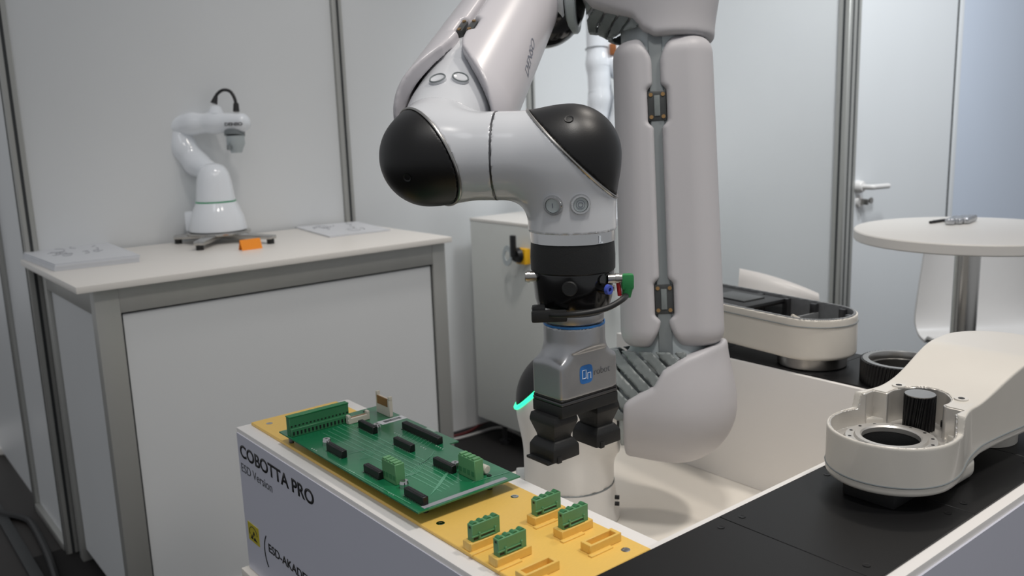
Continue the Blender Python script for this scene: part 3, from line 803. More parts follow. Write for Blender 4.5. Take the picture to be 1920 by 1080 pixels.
# long pluggable strip
a = onz(545, 819, ZP); b = onz(655, 789, ZP)
sxa, sxb, sy = a.x, b.x, (a.y + b.y) / 2
ls = MB().box((sxa, sy, ZP), (sxb, sy + 0.012, ZP + 0.030), 0.0008, 1).build('terminal_strip', M['term_mid'], pcb)
MB().box((sxa, sy - 0.006, ZP), (sxb, sy, ZP + 0.013), 0.0006, 1).build('strip_step', M['term_mid'], ls)
MB().box((sxa - 0.0005, sy - 0.0006, ZP + 0.0295), (sxb + 0.0005, sy + 0.0126, ZP + 0.0312), 0.0004, 1).build('strip_rim', M['pcb_dark'], ls)
nn = 16; kproto = None
for k in range(nn):
    x = sxa + (sxb - sxa) * (k + 0.5) / nn
    if kproto is None:
        kproto = MB().box((x - 0.0013, sy - 0.0068, ZP + 0.003), (x + 0.0013, sy - 0.0055, ZP + 0.0085)).box((x - 0.0013, sy - 0.0006, ZP + 0.0145), (x + 0.0013, sy + 0.0005, ZP + 0.0165)).build('contact_slot', M['ink'], ls); kx = x
    else: share(kproto, (x - kx, 0, 0), ls)
# two green terminal blocks
def tblock(pa, pb, pc_):
    a = onz(*pa, ZP); b = onz(*pb, ZP); d = 0.015
    x0 = (a.x + b.x) / 2; y1, y0 = a.y, b.y; h = 0.029
    o = MB().box((x0, y0, ZP), (x0 + d, y1, ZP + h), 0.0008, 1).build('terminal_block', M['term'], pcb)
    for k in range(4):
        y = y0 + (y1 - y0) * (k + 0.5) / 4
        MB().box((x0 + 0.0005, y - 0.0028, ZP + h - 0.0005), (x0 + d * 0.8, y + 0.0028, ZP + h + 0.0025), 0.0005, 1).build('block_tooth', M['term'], o)
        MB().box((x0 - 0.0004, y - 0.003, ZP + 0.006), (x0 + 0.001, y + 0.003, ZP + 0.013)).build('wire_slot', M['term_dark'], o)
tblock((717, 897), (743, 911), None); tblock((861, 888), (890, 904), None)
# white connectors
a = onz(654, 797, ZP); b = onz(694, 786, ZP)
w1 = MB().box((a.x, a.y, ZP), (b.x, a.y + 0.009, ZP + 0.010), 0.001, 1).box((a.x, a.y, ZP + 0.008), (a.x + 0.005, a.y + 0.009, ZP + 0.015), 0.001, 1).box((b.x - 0.005, a.y, ZP + 0.008), (b.x, a.y + 0.009, ZP + 0.015), 0.001, 1).build('white_socket', M['cream'], pcb)
MB().box((a.x + 0.006, a.y + 0.0025, ZP + 0.0095), (b.x - 0.006, a.y + 0.0065, ZP + 0.0104)).build('contact_row', M['brown'], w1)
a = onz(706, 772, ZP); b = onz(732, 783, ZP)
w2 = MB().box((a.x, b.y, ZP), (a.x + 0.007, a.y, ZP + 0.030), 0.0008, 1).box((a.x, a.y - 0.004, ZP + 0.028), (a.x + 0.007, a.y, ZP + 0.037), 0.0008, 1).box((a.x, b.y, ZP + 0.028), (a.x + 0.007, b.y + 0.004, ZP + 0.035), 0.0008, 1).build('upright_connector', M['cream'], pcb)
MB().box((a.x - 0.0006, b.y + 0.005, ZP + 0.017), (a.x + 0.0015, a.y - 0.005, ZP + 0.0305)).build('contact_window', M['brown'], w2)
MB().cyl(onz(896, 874, ZP + 0.007), onz(914, 881, ZP + 0.007), 0.006, seg=16, bev=0.001).box(tuple(onz(897, 884, ZP) - Vector((0.002, 0.002, 0))), tuple(onz(897, 884, ZP) + Vector((0.004, 0.004, 0.006)))).build('ceramic_fuse', M['cream'], pcb)
for (px, py) in ((871, 862), (885, 867)):
    q = onz(px, py + 14, ZP)
    MB().cyl((q.x, q.y, ZP), (q.x, q.y, ZP + 0.022), 0.0016, seg=8).cyl((q.x, q.y, ZP + 0.017), (q.x, q.y, ZP + 0.0215), 0.003, seg=10).build('test_stud', M['steel_dark'], pcb)
lb = [onz(705, 791, ZP), onz(755, 779, ZP), onz(764, 784, ZP), onz(716, 797, ZP)]
lo_ = MB().box((lb[0].x, (lb[2].y + lb[3].y) / 2, ZP), (lb[2].x, (lb[0].y + lb[1].y) / 2, ZP + 0.0004)).build('label', M['paper'], pcb)
g = MB()
lx0, lx1, ly0, ly1 = lb[0].x, lb[2].x, (lb[2].y + lb[3].y) / 2, (lb[0].y + lb[1].y) / 2
for k in range(22):
    x = lx0 + (lx1 - lx0) * (0.18 + 0.68 * k / 22)
    g.box((x, ly0 + (ly1 - ly0) * 0.3, ZP + 0.0004), (x + (lx1 - lx0) * random.choice((0.012, 0.02)), ly0 + (ly1 - ly0) * 0.75, ZP + 0.0006))
g.build('barcode_print', M['ink_grey'], lo_)['kind'] = 'stuff'
q0 = onz(797, 803, ZP); q1 = onz(815, 810, ZP)
MB().box((q0.x, q1.y, ZP), (q0.x + 0.006, q0.y, ZP + 0.0004)).build('label', M['silk'], pcb)
# copper traces, silk lettering
def strip(g, pts, w=0.0010, lift=0.0004):
    pts = [onz(px, py, ZP) for px, py in pts]
    for a, b in zip(pts[:-1], pts[1:]):
        d = (b - a).normalized(); s = Vector((-d.y, d.x, 0)) * w / 2; u = Vector((0, 0, lift))
        g.raw([a - s + u, b - s + u, b + s + u, a + s + u], [(0, 1, 2, 3)])
g = MB()
for k in range(6):
    o = 4.0 * k
    strip(g, [(606 + o * 2.2, 812 - o), (700 + o * 2.2, 858 - o), (790 + o * 2.2, 902 - o), (828 + o * 1.9, 922 - o)], 0.0016, 0.0002)
for k in range(5):
    o = 4 * k
    strip(g, [(650, 852 - o * 0.4), (682 + o, 845 - o * .3), (688 + o, 850 - o * .3), (675 + o, 862 - o * .2)])
    strip(g, [(755 + o, 895 - o * .2), (770 + o, 888 - o * .2), (782 + o, 872 - o * .3), (815, 862 - o)])
    strip(g, [(704, 846 - o * .5), (740, 832 - o * .5)])
    strip(g, [(808 + o, 928 - o), (832 + o, 892 - o)])
for k in range(9): strip(g, [(766 + k * 5.5, 806 + k * 2.9), (752 + k * 5.5, 818 + k * 2.9)])
strip(g, [(566, 814), (662, 788)], 0.0014); strip(g, [(632, 870), (770, 945)], 0.0016); strip(g, [(885, 905), (955, 885)], 0.0016)
tr_ = g.build('traces', M['trace'], pcb); tr_['kind'] = 'stuff'
g = MB()
for (px, py, n) in ((585, 841, 3), (655, 882, 3), (730, 924, 3), (790, 838, 3), (818, 836, 4), (740, 812, 4)):
    for k in range(n):
        q = onz(px + k * 4, py + k * 2, ZP)
        g.box((q.x - 0.0012, q.y - 0.0008, ZP), (q.x + 0.0012, q.y + 0.0008, ZP + 0.0003))
sk = g.build('silk_marks', M['silk'], pcb); sk['kind'] = 'stuff'
q0 = onz(793, 951, ZP); q1 = onz(955, 888, ZP)
MB().prism([(X0 + 0.012, Yb + 0.004), (X1 - 0.018, Yb + 0.004), (X1 - 0.018, Yb + 0.012), (X0 + 0.012, Yb + 0.012)], ZP - 0.0001, ZP + 0.0004).build('edge_label', M['paper_print'], pcb)
# ================================================================== ARM CASTINGS AND GEAR ON THE BLACK PLATES
ZB = ZT + 0.0015
# ---- large white casting lying on the front plinth
Cc = Vector((1.068, 0.547, ZB + 0.020))
lc = thing('arm_casting', (Cc.x, Cc.y, ZB), 'large white robot arm casting with open steel pocket on the front black plates', 'machine part')
LB = (Vector((1, 0, 0)), Vector((0, 1, 0)), ZZ)
R1 = 0.080
def cast_outline(x, y):
    d = np.sqrt(x * x + y * y) - R1
    cx = np.clip(x, 0.05, 0.30)
    neck = np.sqrt((x - cx) ** 2 + y * y) - (0.066 + 0.010 * sstep(x, 0.12, 0.30))
    return smin(d, neck, 0.03)
def cast_top(x): return 0.0645 + 0.0215 * sstep(x, 0.034, 0.040) + 0.034 * sstep(x, 0.09, 0.26)
def f_cast_full(P):
    x, y, z = loc(P, Cc, LB)
    d = cast_outline(x, y)
    bot = 0.010 - 0.016 * 0 + 0.022 * sstep(x, 0.05, 0.12)
    d = smax(d, z - cast_top(x), 0.003)
    d2 = smax(cast_outline(x, y) + 0.004, 0.004 - z + 0.030 * sstep(x, 0.08, 0.16), 0.006)
    d = smax(d, -(z) + 0.012 * sstep(x, 0.05, 0.12), 0.006)
    return d
def f_cast(P):
    x, y, z = loc(P, Cc, LB)
    d = f_cast_full(P)
    poc = np.maximum(np.sqrt(x * x + y * y) - 0.0768, 0.038 - z)
    poc2 = np.maximum(np.sqrt((x - 0.080) ** 2 + (y - 0.004) ** 2) - 0.040, 0.038 - z)
    poc3 = np.maximum(np.maximum(np.abs(y) - 0.0625, np.abs(x - 0.02) - 0.045), 0.048 - z)
    poc = np.minimum(smin(poc, poc2, 0.006), poc3)
    hole = np.sqrt(x * x + y * y) - 0.037
    return np.maximum(np.maximum(d, -poc), -hole)
sdf_part('body', f_cast, (Cc.x - 0.10, Cc.y - 0.10, Cc.z - 0.01), (Cc.x + 0.40, Cc.y + 0.10, Cc.z + 0.135), 0.0018, M['castwhite'], lc, angle=40)
def f_liner(P):
    x, y, z = loc(P, Cc, LB)
    a = np.sqrt(x * x + y * y) - 0.0770
    b = np.sqrt((x - 0.080) ** 2 + (y - 0.004) ** 2) - 0.0403
    c_ = np.maximum(np.abs(y) - 0.0628, np.abs(x - 0.02) - 0.0453)
    o = np.minimum(smin(a, b, 0.006), c_)
    inn = o + 0.0022
    d = np.maximum(np.maximum(o, -inn), np.maximum(0.0375 - z, z - cast_top(x) + 0.0012))
    fl_ = np.maximum(np.maximum(smin(a, b, 0.006), z - 0.0395), 0.0365 - z)
    fl_ = np.maximum(fl_, -(np.sqrt(x * x + y * y) - 0.037))
    return np.minimum(d, fl_)
ln_ = sdf_part('machined_pocket', f_liner, (Cc.x - 0.08, Cc.y - 0.08, Cc.z + 0.012), (Cc.x + 0.12, Cc.y + 0.08, Cc.z + 0.09), 0.0014, M['steel_lt'], lc, angle=50)
rg = MB().lathe([(0.036, 0.044), (0.036, 0.050), (0.038, 0.052), (0.044, 0.052), (0.046, 0.049), (0.056, 0.049), (0.058, 0.046), (0.061, 0.040), (0.061, 0.036), (0.045, 0.036)], Cc, ZZ, 64, close=True).build('flange_ring', M['steel_lt'], lc)
for k in range(14):
    a = 2 * math.pi * k / 14
    MB().cyl(Cc + Vector((0.051 * math.cos(a), 0.051 * math.sin(a), 0.0485)), Cc + Vector((0.051 * math.cos(a), 0.051 * math.sin(a), 0.0494)), 0.0022, seg=10).build('flange_screw', M['ink'], rg)
MB().lathe([(0.0375, 0.046), (0.0365, 0.044), (0.0365, 0.002), (0, 0.002)], Cc, ZZ, 48).build('bore', M['blk_matte'], lc)
pn = onz(1733, 745, Cc.z + 0.080)
pr = []
pinc = Vector((Cc.x + 0.082, Cc.y + 0.004, Cc.z + 0.038))
nt0 = 22
poly = []
for k in range(nt0 * 4):
    r = 0.0205 if (k % 4) in (0, 1) else 0.0180
    a = 2 * math.pi * k / (nt0 * 4); poly.append((r * math.cos(a), r * math.sin(a)))
b_ = bmesh.new(); rings = []
for j in range(7):
    t = j / 6; tw = 0.28 * t
    rings.append([b_.verts.new(pinc + Vector((x * math.cos(tw) - y * math.sin(tw), x * math.sin(tw) + y * math.cos(tw), 0.050 * t))) for x, y in poly])
for A, B in zip(rings[:-1], rings[1:]):
    for i in range(len(poly)): b_.faces.new((A[i], A[(i + 1) % len(poly)], B[(i + 1) % len(poly)], B[i]))
b_.faces.new(rings[-1])
mm = MB(); mm.add(b_); pno = mm.build('pinion', M['gear'], lc)
MB().cyl(pinc + ZZ * 0.0498, pinc + ZZ * 0.0512, 0.0195, seg=40).build('pinion_face', M['steel'], pno)
MB().tube([pinc + Vector((0.024, -0.026, 0.004)), pinc + Vector((0.024, -0.026, 0.012))], 0.007, 12).build('bolt_head', M['gear'], lc)
for (dx, dy) in ((0.103, 0.045), (0.104, -0.041)):
    zt_ = 0.086 + 0.034 * float(sstep(np.array(dx), 0.09, 0.26))
    q = Cc + Vector((dx, dy, zt_))
    MB().lathe([(0.0035, -0.003), (0.0035, 0.0012), (0.009, 0.0014), (0.0095, -0.001)], q, ZZ, 22).cyl(q - ZZ * 0.003, q + ZZ * 0.0004, 0.0035, seg=12).build('screw_hole', M['castwhite'], lc)
    MB().cyl(q, q + ZZ * 0.0016, 0.0042, seg=14).build('hole', M['ink'], lc)
# seam line and lower lip
def rim_loop(inset, z):
    out = []
    f2 = lambda P: np.maximum(cast_outline(P[0], P[1]) + inset, np.abs(P[2]) - 1)
    for ang in np.linspace(0, 2 * np.pi, 96, endpoint=False):
        a, b = 0.0, 0.6
        for _ in range(34):
            m_ = (a + b) / 2
            if cast_outline(np.array(0.10 + m_ * math.cos(ang)), np.array(m_ * math.sin(ang))) + inset < 0: a = m_
            else: b = m_
        x = 0.10 + a * math.cos(ang); y = a * math.sin(ang)
        out.append(Cc + Vector((x, y, z + 0.012 * float(sstep(np.array(x), 0.05, 0.12)))))
    return out
MB().tube(rim_loop(-0.0002, 0.0125), 0.0011, 6, closed=True).build('seam', M['link'], lc)
sdf_part('underside_boss', lambda P: smax(s_rbox(loc(P, Cc + Vector((0.075, -0.048, -0.001)), LB), (0.034, 0.018, 0.018), 0.014), s_rbox(loc(P, Cc + Vector((0.075, -0.048, -0.001)), LB), (0.034, 0.018, 0.018), 0.014), 0.001), Cc + Vector((0.03, -0.08, -0.03)), Cc + Vector((0.12, -0.02, 0.03)), 0.0026, M['castwhite'], lc)
sdf_part('rear_boss', lambda P: s_caps(P, Cc + Vector((0.30, 0, -0.002)), Cc + Vector((0.30, 0, 0.05)), 0.066), Cc + Vector((0.22, -0.08, -0.0185)), Cc + Vector((0.38, 0.08, 0.10)), 0.003, M['castwhite'], lc) if False else MB().cyl(Cc + Vector((0.27, 0, -0.0195)), Cc + Vector((0.27, 0, 0.02)), 0.05, seg=40).build('rear_boss', M['castwhite'], lc)
sb = MB().box((Cc.x - 0.062, Cc.y - 0.040, ZB), (Cc.x + 0.03, Cc.y + 0.030, Cc.z + 0.0), 0.002).build('support_block', M['blk_matte'], None, loc=(Cc.x, Cc.y, ZB))
tag(sb, 'black block propping up the large white arm casting', 'block')

# ---- open casting on the rear plinth
Oc = Vector((1.515, 0.945, ZB)); od = Vector((0.10, 0.995, 0)).normalized(); on_ = Vector((od.y, -od.x, 0))
oc_ = thing('arm_casting', Oc, 'open cream arm housing with steel foot ring on the rear black plinth', 'machine part')
OB = (od, on_, ZZ)
def stad(x, y, r, L=0.30, taper=0.0):
    cx = np.clip(x, 0, L); return np.sqrt((x - cx) ** 2 + y * y) - r
z0o, z1o = 0.024, 0.104
def f_open(P):
    x, y, z = loc(P, Oc, OB)
    o = stad(x, y, 0.082)
    rise = 0.035 * sstep(x, 0.02, 0.2)
    d = smax(smax(o, z - z1o, 0.002), z0o + 0.0 * x - z, 0.008)
    inn = smax(stad(x, y, 0.0772), z0o + 0.010 - z, 0.006)
    return np.maximum(d, -inn)
lo, hi = bounds([Oc + od * -0.09 + on_ * -0.1, Oc + od * 0.40 + on_ * 0.1, Oc + ZZ * 0.11, Oc + od * -0.09 + on_ * 0.1, Oc + od * 0.4 - on_ * 0.1], 0.01)
sdf_part('shell', f_open, lo, hi, 0.0026, M['castwhite'], oc_, angle=50)
def f_oin(P):
    x, y, z = loc(P, Oc, OB)
    w_ = np.maximum(np.maximum(stad(x, y, 0.0785), -stad(x, y, 0.0735)), np.maximum(z - z1o - 0.0015, 0.034 - z))
    return np.minimum(w_, np.maximum(stad(x, y, 0.0752), np.maximum(z - 0.040, 0.033 - z)))
sdf_part('inner_wall', f_oin, lo, hi, 0.0022, M['cast'], oc_, angle=50)
def ol(x, y, z): return Oc + od * x + on_ * y + ZZ * z
for k, (x, y) in enumerate(((-0.060, 0.030), (-0.02, 0.066), (0.05, 0.067), (0.12, 0.067), (0.19, 0.067), (-0.055, -0.04), (0.0, -0.067), (0.06, -0.067), (0.12, -0.067), (0.19, -0.067))):
    MB().box((-0.007, -0.006, 0.028), (0.007, 0.006, z1o - 0.002), 0.002, basis=OB, origin=Oc + od * x + on_ * y).build('screw_boss', M['steel_dark'], oc_)
MB().box((-0.003, -0.072, 0.03), (0.003, 0.072, z1o - 0.02), 0.001, basis=OB, origin=Oc + od * 0.045).build('rib', M['cast'], oc_)
MB().tube([ol(0.01, 0.03, 0.06), ol(0.035, -0.02, 0.092)], 0.004, 8).build('wiring_strip', M['cream'], oc_)
for k in range(7):
    MB().box((-0.010, -0.010, 0.03), (0.010, 0.010, 0.036 + random.random() * 0.012), 0.003, basis=OB, origin=Oc + od * random.uniform(0.06, 0.10) + on_ * random.uniform(-0.04, 0.05)).build('fitting', random.choice([M['brass'], M['steel_dark'], M['cream']]), oc_)
bt = MB().box((0.12, -0.066, z1o - 0.014), (0.30, 0.066, z1o - 0.002), 0.006, basis=OB, origin=Oc).build('black_insert', M['blk'], oc_)
MB().box((0.15, -0.030, z1o - 0.003), (0.24, 0.034, z1o + 0.001), 0.002, basis=OB, origin=Oc).build('insert_frame', M['mesh_dk'], bt)
ring_pts = [ol(-0.0832 * math.sin(t) if t <= math.pi else 0, 0, 0) for t in ()]
lp = []
for k in range(25): 
    t = math.pi * k / 24; lp.append(ol(-0.0828 * math.sin(t), 0.0828 * math.cos(t), z1o - 0.014))
lp = [ol(0.3, 0.0828, z1o - 0.014)] + lp + [ol(0.3, -0.0828, z1o - 0.014)]
MB().tube(lp, 0.0010, 6).build('seam', M['link'], oc_)
MB().lathe([(0.0, 0.0), (0.064, 0.0), (0.066, 0.002), (0.066, 0.024), (0.062, 0.028), (0, 0.028)], Oc, ZZ, 56).build('foot_ring', M['steel'], oc_)
# ---- ring gear
gq_ = Vector((1.512, 0.762, ZB))
gt = thing('ring_gear', gq_, 'black ring gear with slanted teeth between the two arm castings', 'gear')
NT = 64; b_ = bmesh.new(); rings = []
Rg, Hg = 0.070, 0.042
for j in range(5):
    t = j / 4; tw = 0.10 * t
    rr = []
    for k in range(NT * 4):
        r = Rg if (k % 4) in (0, 1) else Rg - 0.0024
        a = 2 * math.pi * k / (NT * 4) + tw; rr.append(b_.verts.new(gq_ + Vector((r * math.cos(a), r * math.sin(a), Hg * t))))
    rings.append(rr)
n_ = NT * 4
for A, B in zip(rings[:-1], rings[1:]):
    for i in range(n_): b_.faces.new((A[i], A[(i + 1) % n_], B[(i + 1) % n_], B[i]))
inr = [b_.verts.new(gq_ + Vector(((Rg - 0.008) * math.cos(2 * math.pi * k / n_ + 0.1), (Rg - 0.008) * math.sin(2 * math.pi * k / n_ + 0.1), Hg))) for k in range(n_)]
inb = [b_.verts.new(gq_ + Vector(((Rg - 0.008) * math.cos(2 * math.pi * k / n_ + 0.1), (Rg - 0.008) * math.sin(2 * math.pi * k / n_ + 0.1), 0))) for k in range(n_)]
for i in range(n_):
    b_.faces.new((rings[-1][i], rings[-1][(i + 1) % n_], inr[(i + 1) % n_], inr[i])); b_.faces.new((inr[i], inr[(i + 1) % n_], inb[(i + 1) % n_], inb[i]))
    b_.faces.new((inb[i], inb[(i + 1) % n_], rings[0][(i + 1) % n_], rings[0][i]))
mm = MB(); mm.add(b_); mm.build('toothed_ring', M['gear'], gt)
MB().lathe([(0.0655, Hg - 0.001), (0.0655, Hg + 0.001), (0.056, Hg + 0.0012), (0.054, Hg - 0.002), (0.054, Hg - 0.012), (0.050, Hg - 0.013), (0.050, 0.002), (0.0625, 0.002), (0.0625, Hg - 0.001)], gq_, ZZ, 72, close=True).build('bearing_race', M['steel'], gt)

# ================================================================== ROUND TABLE, STOOLS
tz = 1.02
Tc = onz(1818, 430, tz)
tbv = thing('round_table', (Tc.x, Tc.y, 0), 'round white bar table on a chrome column near the door', 'table')
TR = 0.308
MB().lathe([(0, -0.030), (TR - 0.003, -0.030), (TR, -0.027), (TR, -0.003), (TR - 0.003, 0), (0, 0)], (Tc.x, Tc.y, tz), ZZ, 96).build('table_top', M['white_top'], tbv)
MB().cyl((Tc.x, Tc.y, 0.02), (Tc.x, Tc.y, tz - 0.03), 0.034, seg=48).build('column', M['chrome'], tbv)
MB().lathe([(0, 0.026), (0.03, 0.026), (0.20, 0.014), (0.22, 0.006), (0, 0.006)], (Tc.x, Tc.y, 0), ZZ, 56).build('base_plate', M['chrome'], tbv)
pa = onz(1744, 417, tz + 0.004); pb = onz(1800, 409, tz + 0.004)
pe = MB().tube([pa, pa + (pb - pa) * 0.97], 0.0045, 10).tube([pa + (pb - pa) * 0.1, pa + (pb - pa) * 0.45], 0.0052, 10).build('pen', M['blk'], None)
tag(pe, 'black pen lying on the round white table', 'pen')
for k, (dx, dy) in enumerate(((0, 0), (14, 1), (28, 2))):
    c = onz(1788 + dx, 419 - dy, tz); ax = (onz(1815, 411, tz) - onz(1790, 421, tz)).normalized(); cx = Vector((-ax.y, ax.x, 0))
    v, f_ = sdf_mesh(lambda P: s_rbox(loc(P, c + ZZ * 0.009, (ax, cx, ZZ)), (0.048, 0.013, 0.009), 0.006) + 0.0009 * np.sin(P[0] * 900 + k) * np.sin(P[1] * 700), c - Vector((0.07, 0.07, 0.01)), c + Vector((0.07, 0.07, 0.03)), 0.0025)
    me = bpy.data.meshes.new('sachet'); v = v - np.array(c); v[:, 2] -= min(v[:, 2].min(), 0) ; me.from_pydata(v.tolist(), [], f_.tolist()); finish(me, 180)
    o = new_obj('sachet', me, M['wrap']); o.location = c
    tag(o, ['silver foil packet nearest the pen on the round table', 'middle silver foil packet on the round table', 'silver foil packet farthest from the pen on the round table'][k], 'packet', 'foil packets on the round table')

def stool(o, yaw, label, sc=1.0, seat_z=0.72, back_h=0.30, hw=0.21, tilt=0.0):
    """one-piece shell stool; x right, y from front of the seat to the backrest"""
    ex = Vector((math.cos(yaw), math.sin(yaw), 0)); ey = Vector((-math.sin(yaw), math.cos(yaw), 0))
    t = thing('bar_stool', (o.x, o.y, 0), label, 'stool', 'white shell stools')
    prof = [(-0.20, -0.075), (-0.205, -0.03), (-0.185, 0.0), (-0.13, 0.012), (0.0, 0.002), (0.10, 0.0), (0.155, 0.02), (0.18, 0.07), (0.195, 0.16), (0.215, back_h)]
    pr = []
    for i in range(len(prof) - 1):
        for k in range(4):
            p0 = prof[max(i - 1, 0)]; p1 = prof[i]; p2 = prof[i + 1]; p3 = prof[min(i + 2, len(prof) - 1)]; q = k / 4
            pr.append(tuple(0.5 * (2 * p1[j] + (p2[j] - p0[j]) * q + (2 * p0[j] - 5 * p1[j] + 4 * p2[j] - p3[j]) * q * q + (3 * p1[j] - p0[j] - 3 * p2[j] + p3[j]) * q ** 3) for j in (0, 1)))
    pr.append(prof[-1])
    nu = 20; V = []; F = []
    for side in (0, 1):
        for (y, z) in pr:
            tb_ = max(0, z - 0.05) / back_h
            for i in range(nu + 1):
                s = -1 + 2 * i / nu
                w = hw * (1 - 0.10 * tb_)
                yy = y - 0.06 * tb_ * s * s
                zz = z + 0.02 * s * s * (1 if y < 0.1 and z > -0.02 else 0) - tilt * s * tb_
                V.append(o + ex * (s * w) + ey * (yy + (0.010 * side if z > 0.03 else 0)) + ZZ * (seat_z + zz - (0.010 * side if z <= 0.03 else 0)))
    npf = len(pr); W_ = nu + 1; off = npf * W_
    for a in range(npf - 1):
        for i in range(nu):
            q = (a * W_ + i, a * W_ + i + 1, (a + 1) * W_ + i + 1, (a + 1) * W_ + i)
            F.append(q); F.append(tuple(off + x for x in q[::-1]))
    edge = [(0, i) for i in range(nu)] 
    for i in range(nu):
        F.append((i + 1, i, off + i, off + i + 1)); b = (npf - 1) * W_; F.append((b + i, b + i + 1, off + b + i + 1, off + b + i))
    for a in range(npf - 1):
        F.append((a * W_, (a + 1) * W_, off + (a + 1) * W_, off + a * W_)); F.append(((a + 1) * W_ + nu, a * W_ + nu, off + a * W_ + nu, off + (a + 1) * W_ + nu))
    MB().raw(V, F).build('seat_shell', M['chair'], t, angle=60)
    for sx_ in (-1, 1):
        for sy_ in (-1, 1):
            MB().tube([o + ex * sx_ * 0.12 + ey * sy_ * 0.10 + ZZ * (seat_z - 0.02), o + ex * sx_ * 0.20 + ey * sy_ * 0.19 + ZZ * 0.012], 0.010, 10).build('leg', M['chrome'], t)
    for sx_ in (-1, 1):
        MB().tube([o + ex * sx_ * 0.175 + ey * -0.158 + ZZ * 0.25, o + ex * sx_ * 0.175 + ey * 0.158 + ZZ * 0.25], 0.008, 8).build('footrest_bar', M['chrome'], t)
        MB().tube([o + ex * sx_ * 0.12 + ey * -0.10 + ZZ * (seat_z - 0.018), o + ex * sx_ * 0.12 + ey * 0.10 + ZZ * (seat_z - 0.018)], 0.009, 8).build('seat_bracket', M['chrome'], t)
    MB().tube([o + ex * -0.175 + ey * -0.158 + ZZ * 0.25, o + ex * 0.175 + ey * -0.158 + ZZ * 0.25], 0.008, 8).build('footrest_bar', M['chrome'], t)
    return t
s1c = at(1882, 646, 3.05)
stool(Vector((s1c.x, s1c.y, 0)), math.radians(-38), 'white shell stool standing behind the round table column', seat_z=s1c.z, hw=0.228, back_h=0.34)
s2c = at(1462, 540, 2.3)
stool(Vector((s2c.x, s2c.y, 0)), math.radians(-55), 'white shell stool whose curved back shows behind the open arm housing', seat_z=0.72, back_h=s2c.z - 0.735, hw=0.115, tilt=0.046)
# ================================================================== THE LARGE ROBOT
A13 = math.radians(10)
aa = (RH * math.cos(A13) + TH * math.sin(A13)).normalized()      # shoulder and elbow axes
E2 = at(1265, 752, 1.64)                                          # shoulder bend of the lower arm
E3 = at(1237, -35, 1.62)                                          # elbow bend of the lower arm
Tt = E2 - aa * 0.20
F0 = E3 - aa * 0.252
U8 = math.radians(8.5)
uu = (RH * math.cos(U8) + TH * math.sin(U8)).normalized()
J = at(1070, 291, 1.2)
W = J - uu * 0.197 + ZZ * 0.003
uw = (J - W).normalized()
vv_ = (F0 - W); LF = vv_.length; vv = vv_.normalized()
ll_ = (E3 - E2); LL = ll_.length; ll = ll_.normalized()
rob = thing('robot_arm', (Tt.x, Tt.y, ZF), 'large grey collaborative robot arm with padded covers, black caps and a gripper over the desk', 'robot')
def trace(f, px, py, lift=0.0):
    d = ray(px, py); d.normalize(); t = 0.6
    for _ in range(200):
        p = EYE + d * t; v = float(f((np.array([p.x]), np.array([p.y]), np.array([p.z])))[0])
        if v < 0.0002: break
        t += max(v, 0.0002)
    return EYE + d * (t - lift)
def grad(f, p, e=0.001):
    g = []
    for i in range(3):
        a = list(p); b = list(p); a[i] += e; b[i] -= e
        g.append(float(f(tuple(np.array([x]) for x in a))[0] - f(tuple(np.array([x]) for x in b))[0]))
    return Vector(g).normalized()
def elbow_f(c, d1, d2, r, k=0.03):
    return lambda P: smin(s_caps(P, c, c + d1 * 0.5, r), s_caps(P, c, c + d2 * 0.5, r), k)
def cut(P, c, n): return dotv(sub(P, c), n)

# ---- base
RB_ = 0.086
zs = 0.690
MB().lathe([(0, 0), (0.096, 0), (0.0975, 0.003), (0.0965, 0.010), (0.090, 0.045), (0.0875, zs - ZF - 0.001), (0, zs - ZF - 0.001)], (Tt.x, Tt.y, ZF), ZZ, 72).build('base', M['robot_base'], rob)
MB().lathe([(0.0855, 0), (0.0868, 0.001), (0.0868, 0.002), (0.0855, 0.003)], (Tt.x, Tt.y, zs - 0.0015), ZZ, 72, close=True).build('seam', M['link'], rob)
cbk = at(968, 872, 1.70)
MB().box((-0.024, -0.03, 0.0), (0.03, 0.03, 0.075), 0.006, basis=(RH, -TH, ZZ), origin=Vector((Tt.x, Tt.y, ZF)) - RH * 0.078 - TH * 0.03).build('connector_block', M['robot_base'], rob)
for py in (932, 944):
    p = at(1153, py, 1.66); MB().cyl(p, p + RH * 0.008 + TH * 0.002, 0.004, seg=12).build('base_plug', M['gear'], rob)
q = at(1052, 935, 1.6)
# ---- turret: column bending towards the lower arm
fT = elbow_f(Tt, -ZZ, aa, RB_, 0.05)
nT = (ZZ - aa).normalized(); cT = Tt + nT * 0.058
endT = 0.098
def f_tur(P): return np.maximum(np.maximum(fT(P), cut(P, cT, nT)), np.maximum(zs + 0.001 - P[2], dotv(sub(P, Tt), aa) - endT))
lo, hi = bounds([Tt, Vector((Tt.x, Tt.y, zs)), Tt + aa * 0.11], 0.11)
sdf_part('turret', f_tur, lo, hi, 0.0045, M['robot_base'], rob, angle=50)
sdf_part('shoulder_cap', lambda P: np.maximum(fT(P) + 0.001, -cut(P, cT + nT * 0.003, nT)), lo, hi, 0.004, M['blk_cap'], rob, angle=50)
u_, v_, _ = frame_of(nT)
MB().tube(loop_on(fT, cT + nT * 0.001, u_, v_), 0.0042, 8, closed=True).build('status_light', M['green_led'], rob)

